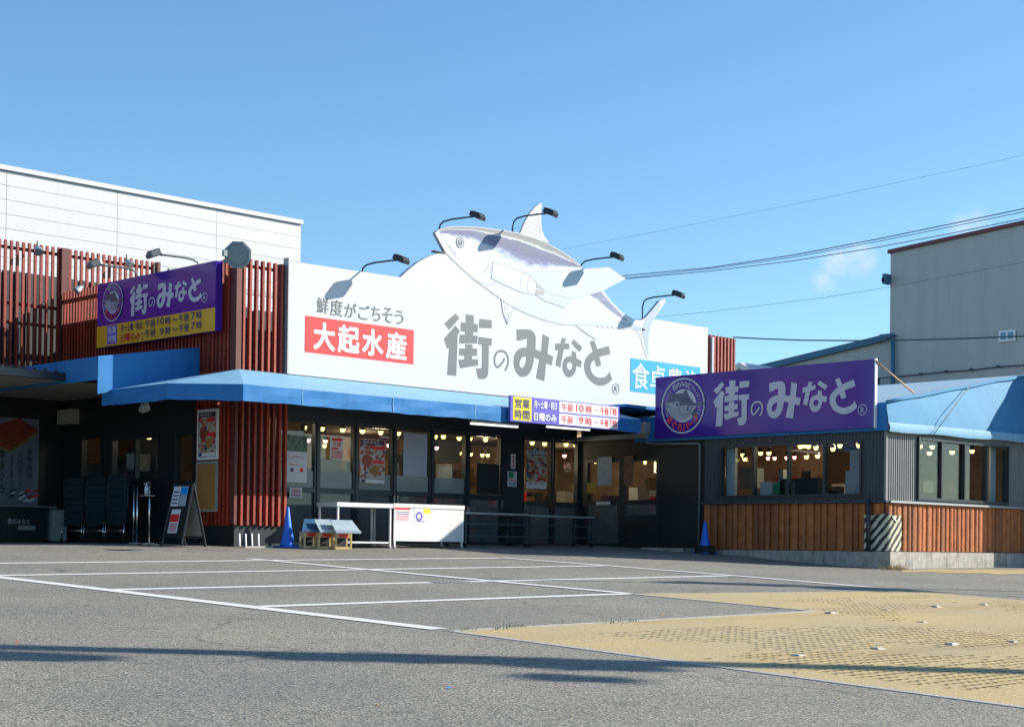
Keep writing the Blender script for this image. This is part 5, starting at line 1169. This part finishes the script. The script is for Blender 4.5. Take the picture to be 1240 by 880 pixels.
def framed(l, t_, r, b, m, label):
    bb = pbox(Pc, l, t_, r, b); t = thing('framed_poster', label, 'framed poster', Pc.w(bb[0], bb[1], .0), 'framed posters on the slat column')
    rect('frame', Pc, bb, whiteP if m is not cork else galv, t, 0, .03); i_ = (bb[0]+.045, bb[1]+.045, bb[2]-.045, bb[3]-.045); rect('sheet', Pc, i_, m, t, .032); return t, i_, Pc, .036
t, bb, P, d = framed(240.3, 495.5, 265.2, 556.5, fly3, 'white framed colourful food flyer on the slat column'); flyer_deco(t, bb, P, d)
framed(238.7, 558.5, 264.2, 619.5, cork, 'grey framed blank brown board below the food flyer')
# big tuna poster in the court
Pq = PF(YL-.03); bb = pbox(Pq, -60, 504, 46.5, 610.5); bb = (bb[0], bb[1], bb[2], bb[3])
t, bb, P, d = poster(Pq, 0, 0, 0, 0, mat('poster_blue', (.20, .22, .30), .5, noise=(1.5, .7, (.13, .14, .2))), 'big window poster of a red tuna block with vertical Japanese lettering', 0, box=bb)
uv = lambda l: [P.w(*P.uv(*q), d) for q in l]
rf_ = redfish(); sheet('tuna_block', [uv([(-30, 523), (23, 506), (46.2, 521), (13, 545), (-12, 538)])], rf_, t); sheet('tray_edge', [[P.w(*P.uv(*q), d+.004) for q in [(-12, 539), (13, 545), (46.2, 521.5), (46.2, 524.5), (13, 548.5), (-12, 543)]]], mat('tray_edge', (.25, .17, .05), .4), t)
for s_, l, t_, r, b, m_ in (('産地直送', 31.5, 542, 39.5, 580, inkD), ('天然魚', 20.5, 546, 27.5, 574, inkD), ('にこだわり', 21.5, 575, 26.5, 600, inkD), ('本まぐろ', -4.5, 542, 7.5, 598, blackM), ('全国の漁場より厳選', 11.5, 551, 15.5, 602, inkD)):
    text(s_, P, pbox(P, l, t_, r, b), m_, t, bold=.012, d=d+.006, vertical=True)
rd2 = random.Random(3)
for k in range(16): a, b = rd2.uniform(0, 44), rd2.uniform(594, 608); sheet('leaf_print', [[P.w(*P.uv(*q), d+.0055+.0002*k) for q in [(a, b), (a+5, b-3), (a+8, b-2.5), (a+3, b+1)]]], rd2.choice([redP, rf_, inkD, whiteP]), t)
# objects in the court
bx('ledge', 11, onY(67, 612, YL-.3).x, YL-.35, YL-.01, onY(30, 613, YL-.3).z-.02, onY(30, 612, YL-.3).z, galv, st)
cb = thing('court_counter', 'black low counter with faint shop lettering under the tuna poster', 'counter', (14, YL-.5, 0)); zc = onY(20, 615.5, YL-.5).z
bx('body', 10.5, onY(56, 640, YL-.5).x, YL-.5, YL-.05, -.15, zc, blackM, cb); bx('top', 10.4, onY(57, 640, YL-.5).x+.02, YL-.54, YL-.04, zc, zc+.04, frameM, cb)
PCn = PF(YL-.5); text('街のみなと', PCn, pbox(PCn, 9, 627.5, 36, 634.5), lettG, cb, bold=.01, d=.008); rect('nameplate', PCn, pbox(PCn, 22, 636, 43, 641.5), galv, cb, .006)
sb_ = onY(60, 600, YL-.4); bn = thing('grey_bin', 'grey bin beside the black court counter', 'bin', (sb_.x, YL-.6, 0)); x0_, x1_ = onY(59.5, 630, YL-.4).x, onY(75, 630, YL-.4).x
bx('body', x0_, x1_, YL-.6, YL-.2, .0, onY(67, 618, YL-.5).z, trayP, bn); bx('lid', x0_-.01, x1_+.01, YL-.62, YL-.18, onY(67, 618, YL-.5).z, onY(67, 616.5, YL-.5).z, galv, bn); bx('base', x0_+.03, x1_-.03, YL-.58, YL-.22, -.1, 0, rubber, bn)
p_ = PX_.uv(87, 505); ab = thing('wall_box', 'beige ventilation box high on the dark court wall', 'vent box', (XK, -p_[0], p_[1])); bbx = pbox(PX_, 79, 496.5, 96, 514)
rect('body', PX_, bbx, soffitM, ab, .0, .18); rect('cover', PX_, frac(bbx, .05, .05, .5, .95), soffitM, ab, .182, .01); rect('cover', PX_, frac(bbx, .53, .05, .95, .95), soffitM, ab, .182, .01)
# black panelled trolleys
for (l, r, tp_, lab) in ((76.5, 100.5, 578, 'black panelled trolley nearest the grey bin, closest to the tuna poster'), (103, 126.5, 578.5, 'black panelled trolley, middle one of the row of three'), (129, 151.5, 573.5, 'black panelled trolley nearest the steel barrier posts')):
    Pt = PG(15.75); bb = pbox(Pt, l, tp_, r, 658); y0_, y1_ = -bb[2], -bb[0]; z1_ = bb[3]; zg = gz(15.7, y0_)
    t = thing('panel_trolley', lab, 'trolley', (15.75, y0_, zg), 'black panelled trolleys in the court'); n = 7; hh = (z1_-.32-zg)/n
    for k in range(n): bx('panel', 15.75, 15.79, y0_+.03, y1_-.03, zg+.32+k*hh+.006, zg+.32+(k+1)*hh-.006, mat('trolley_panel', (.02, .035, .045), .4), t)
    for y_ in (y0_, y1_): tube('leg', [(15.72, y_, zg+.05), (15.74, y_, zg+.38)], .013, chrome, t); tube('upright', [(15.8, y_, zg+.3), (15.8, y_, z1_+.02)], .012, frameM, t); b = MB(); b.tube([(15.70, y_, zg+.035), (15.74, y_, zg+.035)], .035, 10); b.obj('caster', rubber, t)
    tube('crossbar', [(15.73, y0_, zg+.23), (15.73, y1_, zg+.23)], .012, chrome, t)
for u in (161.5, 165.5):
    b0 = onX(u, 656, 15.5); z0_ = gz(15.5, b0.y); t = thing('barrier_post', 'slim steel barrier post %s' % ('on the side of the trolleys' if u < 163 else 'on the side of the hand sanitizer stand'), 'barrier post', (15.5, b0.y, z0_), 'pair of steel barrier posts')
    tube('pole', [(15.5, b0.y, z0_+.02), (15.5, b0.y, z0_+1.0)], .018, chrome, t); b = MB(); b.tube([(15.5, b0.y, z0_), (15.5, b0.y, z0_+.02)], .09, 16); b.obj('base', galv, t)
b0 = onX(180.3, 657, 15.2); z0_ = gz(15.2, b0.y); t = thing('sanitizer_stand', 'thin steel stand holding a hand sanitizer bottle by the barrier posts', 'stand', (15.2, b0.y, z0_))
tube('pole', [(15.2, b0.y, z0_), (15.2, b0.y, z0_+1.08)], .016, chrome, t); tube('foot', [(15.2-.12, b0.y+.16, z0_+.015), (15.2, b0.y, z0_+.03), (15.2+.1, b0.y-.12, z0_+.015)], .012, chrome, t); bx('shelf', 15.12, 15.28, b0.y-.04, b0.y+.18, z0_+.84, z0_+.855, galv, t); tube('pump_arm', [(15.2, b0.y, z0_+1.06), (15.2, b0.y+.12, z0_+1.10)], .01, chrome, t)
zb_ = z0_+.855; t = thing('sanitizer_bottle', 'clear pump bottle standing on the sanitizer stand', 'bottle', (15.2, b0.y+.1, zb_)); b = MB(); b.tube([(15.2, b0.y+.1, zb_), (15.2, b0.y+.1, zb_+.14), (15.2, b0.y+.1, zb_+.17)], [.035, .035, .012], 12); b.obj('body', tankM, t, True); b = MB(); b.tube([(15.2, b0.y+.1, zb_+.165), (15.2, b0.y+.1, zb_+.21)], .012, 8); b.tube([(15.2, b0.y+.1, zb_+.205), (15.15, b0.y+.1, zb_+.20)], .008, 6); b.obj('pump', whiteP, t)
# A-board
bl, br = onX(203, 656, 15.35), onX(227, 656, 15.35); z0_ = gz(15.3, bl.y); ya, yb_ = br.y, bl.y
ab_ = thing('a_board', 'black A-frame sidewalk board with pinned white, red and blue menus', 'sandwich board', (15.4, ya, z0_)); ht = 1.06
def apanel(dx, ang, nm):
    # face leaning between bottom offset dx and the top hinge
    bpt = [Vector((15.45+dx, ya, z0_)), Vector((15.45+dx, yb_, z0_)), Vector((15.45, yb_-.05, z0_+ht)), Vector((15.45, ya+.0, z0_+ht))]
    n = (bpt[1]-bpt[0]).cross(bpt[3]-bpt[0]).normalized(); 
    if n.x*dx < 0: n = -n
    lg = MB()
    for e0, e1 in ((bpt[0], bpt[3]), (bpt[1], bpt[2])): lg.tube([e0, e1], .022, 6)
    for q in (.14, .98): lg.tube([bpt[0].lerp(bpt[3], q), bpt[1].lerp(bpt[2], q)], .02, 6)
    lg.obj('frame', blackM, ab_); o = plate('board', [bpt[0].lerp(bpt[3], .15), bpt[1].lerp(bpt[2], .15), bpt[1].lerp(bpt[2], .97), bpt[0].lerp(bpt[3], .97)], n*.008, blackM if dx < 0 else soffitM, ab_); return bpt, n
bp_, n_v = apanel(-.22, 0, 'front'); apanel(.26, 0, 'back')
def onboard(a, b, c, e, m, nm='menu_sheet', lift=.028):
    f_ = lambda s, t: bp_[0].lerp(bp_[1], s).lerp(bp_[3].lerp(bp_[2], s), t)+n_v*lift
    return mesh(nm, [f_(a, b), f_(c, b), f_(c, e), f_(a, e)], [(0, 1, 2, 3)], m, ab_)
onboard(.52, .63, .92, .95, paper); onboard(.12, .63, .50, .95, trayP); onboard(.3, .20, .78, .58, paper); onboard(.32, .38, .76, .50, redP, lift=.033); onboard(.14, .82, .48, .93, blueP, lift=.033)
for k in range(4): onboard(.56, .67+k*.06, .88, .69+k*.06, inkD, 'print_line', .033); onboard(.35, .23+k*.035, .73, .245+k*.035, redInk, 'print_line', .033)
# low white rack and kerb under the slat column
rk = thing('low_rack', 'row of four short white brackets at the foot of the slat column', 'rack', onY(300, 655, YK-.3))
for u in (289.5, 297, 304.5, 312.5): p = onY(u, 657, YK-.3); zg = gz(p.x, p.y); tube('bracket', [(p.x+.03, p.y, zg+.02), (p.x, p.y-.02, zg+.03), (p.x+.02, p.y+.02, zg+.24)], .014, whiteP, rk)
a, b = onY(295, 659, YK-.35), onY(328, 659, YK-.35); bx('base_strip', a.x, b.x, a.y-.05, a.y+.05, gz(a.x, a.y)-.02, gz(a.x, a.y)+.03, kerbM, rk)

# ================================================================== CONES, CRATES, COUNTERS
def cone(p, hgt, label, weight=False):
    t = thing('traffic_cone', label, 'traffic cone', p, 'blue traffic cones'); p = Vector(p)
    b = MB(); b.tube([p+Vector((0, 0, .03)), p+Vector((0, 0, .06)), p+Vector((0, 0, hgt*.5)), p+Vector((0, 0, hgt-.01)), p+Vector((0, 0, hgt))], [.135, .125, .075, .024, .018], 20); b.obj('body', coneM, t, True)
    b = MB(); b.box(p.x-.18, p.x+.18, p.y-.18, p.y+.18, p.z, p.z+.03); b.obj('base', coneM, t)
p = onY(348, 657.5, 23.25); cone((p.x, 23.25, gz(p.x, 23.25)+.002), .72, 'blue traffic cone between the slat column and the crates')
cx_, cyy = 25.88, onX(853.5, 660, 25.88).y; z_ = gz(cx_, cyy)
t = thing('cone_weight', 'stack of black rubber weights round the right cone', 'cone weight', (cx_, cyy, z_))
for k in range(3):
    b = MB(); 
    rr = .22-.008*k; zk = z_+.004+k*.055; N_ = 20
    V_ = [(cx_+r*math.cos(2*math.pi*i/N_), cyy+r*math.sin(2*math.pi*i/N_), zk+dz_) for r, dz_ in ((rr, .006), (rr, .045), (rr-.02, .052), (.15, .052), (.14, .045), (.14, .006)) for i in range(N_)]
    F_ = [(j*N_+i, j*N_+(i+1) % N_, ((j+1) % 6)*N_+(i+1) % N_, ((j+1) % 6)*N_+i) for j in range(6) for i in range(N_)]
    mesh('ring', V_, F_, rubber, t)
cone((cx_, cyy, z_+.0), .66, 'blue traffic cone with black weights beside the annex log wall')
# crates with tilted trays
LASTCRATE = [None]
def crate(xc, yc, z, w, label):
    t = LASTCRATE[0] = thing('bottle_crate', label, 'crate', (xc, yc, z), 'yellow crates under the trays'); h_ = .29; d_ = .20; x0, x1, y0, y1 = xc-w/2, xc+w/2, yc-d_/2, yc+d_/2
    for (a, b) in ((x0, y0), (x1-.03, y0), (x0, y1-.03), (x1-.03, y1-.03)): bx('corner_post', a, a+.03, b, b+.03, z, z+h_, crateM, t)
    for zz_, hh_ in ((z, .045), (z+h_-.09, .09)):
        bx('band', x0+.031, x1-.031, y0+.004, y0+.02, zz_, zz_+hh_, crateM, t); bx('band', x0+.031, x1-.031, y1-.02, y1-.004, zz_, zz_+hh_, crateM, t)
        bx('band', x0+.004, x0+.02, y0+.031, y1-.031, zz_, zz_+hh_, crateM, t); bx('band', x1-.02, x1-.004, y0+.031, y1-.031, zz_, zz_+hh_, crateM, t)
    bx('back_panel', x0+.031, x1-.031, y1-.035, y1-.021, z+.045, z+h_-.09, darkWall, t)
    bx('red_label', x0+w*.22, x1-w*.22, y0-.002, y0+.003, z+h_-.08, z+h_-.02, redInk, t)
N0 = 28.7; TURN = math.radians(-13)
def rowpt(u, n=N0): return pxdir(u, 655)*n
def turn(t): t.rotation_euler = (0, 0, TURN)
for (l, r, lab) in ((366, 382.5, 'yellow crate under the dark blue tray, nearest the cone'), (383.5, 402, 'yellow crate under the middle pale tray'), (404, 422.5, 'yellow crate under the pale tray beside the steel table')):
    p = rowpt((l+r)/2); w_ = (r-l)/FPX*N0*1.18; crate(p.x, p.y, gz(p.x, p.y)+.004, w_, lab); turn(LASTCRATE[0])
for (l, r, m_, lab) in ((361, 382, trayB, 'dark blue tilted tray on the left crate'), (382.3, 401.5, trayP, 'pale frosty tilted tray on the middle crate'), (401.8, 430, trayP, 'wider pale tilted tray on the right crate')):
    p = rowpt((l+r)/2, N0-.02); w_ = (r-l)/FPX*N0/2*1.2-.004; xc, yc = p.x, p.y; z_ = gz(xc, yc)+.30; t = thing('display_tray', lab, 'tray', (xc, yc, z_), 'tilted trays on the crates')
    il = .15 if l < 365 else .004; ir = -.0 if r < 425 else .05
    plate('bed', [(xc-w_, yc-.19, z_), (xc+w_, yc-.19, z_), (xc+w_-ir, yc+.05, z_+.20), (xc-w_+il, yc+.05, z_+.20)], (0, .004, .018), m_, t)
    bx('front_lip', xc-w_, xc+w_, yc-.205, yc-.191, z_-.012, z_+.035, trayP if m_ is not trayB else trayB, t); bx('back_lip', xc-w_+il, xc+w_-ir, yc+.052, yc+.065, z_+.19, z_+.225, m_, t)
    turn(t)
# open steel table
YT = 22.95
def table(l, r, zt_, y0, y1, label, mtop, mleg, shelf=True, cat='table', solid=None, wheels=False, shelfz=.10, name='steel_table', group=None, lowrail=None):
    a, b = onY(l, 640, y0).x, onY(r, 640, y0).x; zg = gz(a, y0); t = thing(name, label, cat, (a, y0, zg), group)
    b_o = MB(); b_o.box(a, b, y0, y1, zt_-(.035 if wheels else .075), zt_); b_o.obj('top', mtop, t)
    for x_ in (a+.03, b-.06):
        for y_ in (y0+.02, y1-.05):
            bx('leg', x_, x_+.032, y_, y_+.032, gz(x_, y_)+(.10 if wheels else .03), zt_-.036, mleg, t)
            c = MB(); c.tube([(x_+.016-.02*wheels, y_+.016, gz(x_, y_)+(.045 if wheels else .0)), (x_+.016+.02*wheels, y_+.016, gz(x_, y_)+(.045 if wheels else .03))], .045 if wheels else .035, 12); c.obj('caster' if wheels else 'foot', rubber if wheels else galv, t)
            if wheels: bx('caster_fork', x_+.001, x_+.031, y_+.006, y_+.026, gz(x_, y_)+.05, gz(x_, y_)+.10, galv, t)
    if shelf: bx('shelf', a+.03, b-.03, y0+.03, y1-.03, zg+shelfz, zg+shelfz+.03, mtop, t)
    if lowrail:
        for z_ in lowrail: bx('rail', a+.06, b-.06, y0+.028, y0+.046, z_, z_+.03, mleg, t)
    return t, a, b
table(408, 476, .755, 22.95, 23.55, 'open stainless steel table beside the crates', steel, steel)
t, a, b = table(477, 562.5, .77, 22.95, 23.6, 'stainless steel counter with a solid front and two notices', steel, steel, False, name='steel_counter', cat='counter')
mb = MB(); mb.box(a+.01, b-.01, 22.965, 22.98, .075, .733); mb.obj('front_panel', steel, t)
Pk = PF(22.963)
for (l, tt_, r, bb_, lab, hd) in ((477.5, 614, 497.5, 630.5, 'white notice with red heading on the steel counter', redP), (502, 614, 521.5, 633, 'white notice with blue mark and yellow patch on the steel counter', None)):
    t2, b4, P, d = poster(Pk, l, tt_, r, bb_, paper, lab, 0, 'notice', 'notices on the steel counter', .002)
    if hd: 
        rect('header', P, frac(b4, .03, .82, .97, .98), redP, t2, d)
        for k in range(5): rect('print_line', P, frac(b4, .08, .08+k*.14, .9, .13+k*.14), redInk if k < 3 else inkD, t2, d)
    else: rect('yellow_patch', P, frac(b4, .55, .6, .97, .9), yellowB, t2, d); ring('blue_mark', P, (frac(b4, .28, 0, 0, 0)[0], frac(b4, 0, .42, 0, 0)[1]), .05, .085, purple2, t2, d); rect('header', P, frac(b4, .05, .92, .95, .97), redP, t2, d); rect('print_line', P, frac(b4, .1, .08, .6, .12), inkD, t2, d)
darkSteel = mat('dark_steel', (.07, .09, .10), .35, metal=.4)
table(563, 640, .66, 23.3, 23.9, 'long dark wheeled table just right of the steel counter', galv, darkSteel, False, wheels=True, name='wheeled_table', group='dark wheeled tables', lowrail=(.42, .18))
table(641, 720, .645, 23.3, 23.9, 'long dark wheeled table nearest the entrance doors', galv, darkSteel, False, wheels=True, name='wheeled_table', group='dark wheeled tables', lowrail=(.42, .18))
# striped mat wrapped round the annex corner
hz = thing('hazard_mat', 'black and cream striped protective mat wrapped round the annex corner', 'corner guard', (XA, YB, 0))
ym = onX(1046.5, 640, XA-.08).y; xm = onY(1091, 640, YB-.08).x
V_, F_ = [], []; path = [(XA-.085, ym), (XA-.088, ym-(ym-YB)*.35), (XA-.10, ym-(ym-YB)*.7), (XA-.09, YB-.04), (XA-.04, YB-.10), (XA+.1, YB-.105), (XA+(xm-XA)*.6, YB-.12), (xm, YB-.09)]
for i, (x_, y_) in enumerate(path):
    for j in range(5): z_ = .0+j*.68/4; V_.append((x_+.006*math.sin(i*2+j), y_+.008*math.sin(i+j*1.7), z_ - (.02*math.sin(i*1.3) if j == 4 else 0)))
for i in range(len(path)-1):
    for j in range(4): k = i*5+j; F_.append((k, k+5, k+6, k+1))
mesh('sheet', V_, F_, hazardM, hz, smooth=True)
plate('torn_flap', [(XA+.02, YB-.125, .67), (XA+.14, YB-.125, .62), (XA+.22, YB-.13, .54), (XA+.12, YB-.13, .58)], (0, .006, 0), tankM, hz)
# dry weeds at the foot of the corner
wd = MB(); rg = random.Random(11)
for k in range(260):
    x_ = XA-.2+rg.gauss(0, .16); y_ = YB-.35+rg.gauss(0, .10); z_ = gz(x_, y_); h_ = rg.uniform(.03, .14); a = rg.random()*6.28; l_ = rg.uniform(.02, .08)
    wd.quad((x_, y_, z_), (x_+.008*math.cos(a+1.5), y_+.008*math.sin(a+1.5), z_), (x_+l_*math.cos(a), y_+l_*math.sin(a), z_+h_))
o = wd.obj('dry_weeds', grassDry); o['kind'] = 'stuff'; tag(o, 'dry straw coloured weeds at the foot of the annex corner', 'weeds')
wd = MB()
for k in range(500):
    s = rg.random()**1.5; p = c2.lerp(c1, s*.5); x_ = p.x+rg.gauss(0, .06); y_ = p.y-.08+rg.gauss(0, .05); z_ = gz(x_, y_)+.012; h_ = rg.uniform(.01, .035); a = rg.random()*6.28; l_ = rg.uniform(.01, .03)
    if mn.noise(Vector((x_*3, y_*3, 0))) < .1: continue
    wd.quad((x_, y_, z_), (x_+.008*math.cos(a+1.5), y_+.008*math.sin(a+1.5), z_), (x_+l_*math.cos(a), y_+l_*math.sin(a), z_+h_))
o = wd.obj('edge_weeds', leafG); o['kind'] = 'stuff'; tag(o, 'sparse green weeds along the concrete edge of the sandy paving', 'weeds')
sv, sf = [], []
for i in range(25):
    u = 1092+i*9; a, b_ = gnd(u, 689.5+.5*math.sin(i)), gnd(u, 692+.8*math.sin(i*1.3)*math.sin(i*.37)+(u-1092)*.022)
    sv += [(a.x, a.y, gz(a.x, a.y)+.003), (b_.x, b_.y, gz(b_.x, b_.y)+.003)]
o = mesh('sand_drift', sv, [(2*i, 2*i+1, 2*i+3, 2*i+2) for i in range(24)], sandM); o['kind'] = 'structure'
# white marker stones in the sandy paving
mk = ((1006, 743, 'first'), (1073, 739, ''), (1133, 735.2, ''), (1191, 732.6, ''), (1116.5, 753.6, ''), (967, 794.2, ''), (1062, 786, ''), (1152, 781, ''), (1225, 777.5, ''))
ml = ('low white marker block at the tip of the asphalt wedge', 'low white marker block in the upper row, second from the wedge', 'low white marker block in the upper row, third from the wedge', 'low white marker block in the upper row, nearest the right edge', 'low white marker block alone between the two rows', 'low white marker block nearest the camera, left of the lower row', 'low white marker block second from left in the lower row', 'low white marker block third from left in the lower row', 'low white marker block rightmost in the lower row')
mkM = mat('marker_white', (.50, .48, .43), .8, noise=(14, .8, (.34, .28, .18)))
for (u, v, _), lb in zip(mk, ml):
    p = gnd(u, v); w_ = .05+.012*math.sin(v); z_ = gz(p.x, p.y)+.002; b = MB(); hh_ = .016+.005*math.sin(u)
    V_ = [(p.x-w_, p.y-.05, z_), (p.x+w_, p.y-.05, z_), (p.x+w_, p.y+.05, z_), (p.x-w_, p.y+.05, z_), (p.x-w_*.7, p.y-.03, z_+hh_), (p.x+w_*.75, p.y-.028, z_+hh_*.9), (p.x+w_*.7, p.y+.03, z_+hh_*.95), (p.x-w_*.72, p.y+.03, z_+hh_)]
    o = mesh('marker_block', V_, [(0, 1, 5, 4), (1, 2, 6, 5), (2, 3, 7, 6), (3, 0, 4, 7), (4, 5, 6, 7)], mkM, origin=(p.x, p.y, z_)); tag(o, lb, 'marker block', 'white marker blocks in the sandy paving')
# drain grate and manhole
p = gnd(545, 704.5); gr = thing('drain_grate', 'dark steel drain grate in the asphalt by a parking line', 'drain grate', (p.x, p.y, p.z))
for k in range(10): bx('bar', p.x-.3+k*.06, p.x-.27+k*.06, p.y-.09, p.y+.09, p.z+.002, p.z+.008, galv, gr)
bx('pit', p.x-.32, p.x+.31, p.y-.10, p.y+.10, p.z-.005, p.z+.002, rubber, gr)
p = gnd(150, 665.5); b = MB(); b.tube([(p.x, p.y, p.z-.01), (p.x, p.y, p.z+.008)], .3, 24); o = b.obj('manhole_cover', darkSteel); tag(o, 'round iron manhole cover in the asphalt near the court', 'manhole cover')
for (u, v, m_, lab) in ((20, 778, redP, 'scrap of red litter on the asphalt at the left'), (543, 833, blueP, 'scrap of blue litter on the asphalt in the foreground')):
    p = gnd(u, v); o = mesh('litter', [(p.x-.012, p.y, p.z+.004), (p.x+.012, p.y-.009, p.z+.004), (p.x+.015, p.y+.009, p.z+.010), (p.x-.006, p.y+.012, p.z+.007)], [(0, 1, 2, 3)], m_); tag(o, lab, 'litter')
lf = MB()
for k in range(150):
    x_, y_ = rg.uniform(4, 22), rg.uniform(5, 22); s = rg.uniform(.008, .022); a = rg.random()*6.3; z_ = gz(x_, y_)+.006
    lf.quad((x_, y_, z_), (x_+s*math.cos(a), y_+s*math.sin(a), z_+.003), (x_+s*math.cos(a+1.2)*1.2, y_+s*math.sin(a+1.2)*1.2, z_+rg.uniform(0, .012)), (x_+s*.7*math.cos(a+2), y_+s*.7*math.sin(a+2), z_))
o = lf.obj('fallen_leaves', grassDry); o['kind'] = 'stuff'; tag(o, 'scattered dry leaf scraps and grit on the asphalt', 'leaves')

# ================================================================== OVERHEAD CABLES
def cable(pts, r, label, X=48, m=wireM, sag=True):
    P = [onX(u, v, X) for u, v in pts]; b = MB(); b.tube(P, r, 6); o = b.obj('overhead_cable', m, smooth=True); tag(o, label, 'cable', 'overhead cables'); return o
cable([(560, 325), (640, 309.5), (800, 279.5), (1000, 239.5), (1186, 200), (1320, 170)], .005, 'highest and thinnest overhead cable, crossing the open sky', 60)
cable([(560, 357), (700, 341), (760, 333.5), (860, 324), (960, 309), (1060, 290), (1150, 271.5), (1320, 236)], .017, 'upper strand of the close pair of overhead cables')
cable([(560, 359), (700, 343), (760, 336.5), (860, 325.5), (960, 311.5), (1060, 293), (1150, 275), (1320, 240)], .012, 'lower strand of the close pair of overhead cables')
cable([(560, 361), (700, 344), (760, 337.5), (860, 328.2), (960, 316), (1060, 300), (1150, 283), (1320, 248)], .014, 'overhead cable just under the close pair')
cable([(690, 396), (797, 383.5), (860, 377.5), (1000, 360), (1075, 348), (1240, 317.5), (1320, 302)], .008, 'thin overhead cable passing in front of the factory top', 60)
cable([(888, 408.3), (920, 410), (970, 411.9), (1056, 412.6), (1150, 410.5), (1240, 407), (1320, 403)], .022, 'teal overhead cable running level from the right slats', 40, wireT)
# unseen bar, line and leaf cards, added only to throw shadows on the lot
def up_sun(p, h_): return p + SUN*((h_-p.z)/SUN.z)
s0, s1 = gnd(0, 783), gnd(1240, 814); dr = (s1-s0)
A_, B_ = up_sun(s0-dr*1.6, 6.4), up_sun(s1+dr*1.2, 6.4)
b = MB(); 
for o_, r_ in ((Vector((0, 0, 0)), .17), ): b.tube([A_.lerp(B_, i/20)+o_ for i in range(21)], r_, 6)
o = b.obj('shadow_bar', wireM); tag(o, 'unseen bar added to throw the long shadow across the foreground', 'shadow caster')
s2_, s3_ = gnd(700, 703), gnd(1240, 716); d2_ = s3_-s2_
A2, B2 = up_sun(s2_-d2_*.2, 7), up_sun(s3_+d2_*.8, 7.2); b = MB(); b.tube([A2, B2], .05, 6); o = b.obj('shadow_line', wireM); tag(o, 'unseen line added to throw a shadow across the sandy paving edge', 'cable')
rg = random.Random(4)
shade_cards = MB()  # loose cards hung out of view to throw mottled shade
def clump(px0, px1, n, hgt, sx, sy):
    a, b_ = gnd(*px0), gnd(*px1)
    for k in range(n):
        s = rg.random(); p = a.lerp(b_, s); p = Vector((p.x+rg.gauss(0, sx), p.y+rg.gauss(0, sy), p.z)); c = up_sun(p, hgt+rg.gauss(0, .3)); e = rg.uniform(.08, .2)
        a1 = Vector((rg.gauss(0, 1), rg.gauss(0, 1), rg.gauss(0, 1))).normalized()*e; b1 = Vector((rg.gauss(0, 1), rg.gauss(0, 1), rg.gauss(0, 1))).normalized()*e
        shade_cards.quad(c-a1, c-b1*.5, c+a1, c+b1*.5)
clump((360, 794), (620, 799), 800, 6, .12, .07); clump((640, 801), (770, 809), 420, 6, .12, .08); clump((-60, 791), (105, 797), 520, 6, .1, .06); clump((640, 818), (760, 824), 60, 6, .1, .03)
clump((1000, 711), (1110, 716), 300, 7, .2, .12); clump((800, 704), (960, 709), 200, 7, .2, .05)
o = shade_cards.obj('shadow_cards', leafG); o['kind'] = 'stuff'; tag(o, 'unseen loose leaf cards added to throw mottled shade on the lot', 'foliage')
print('pits', pitbox, 'objects', len(bpy.data.objects))
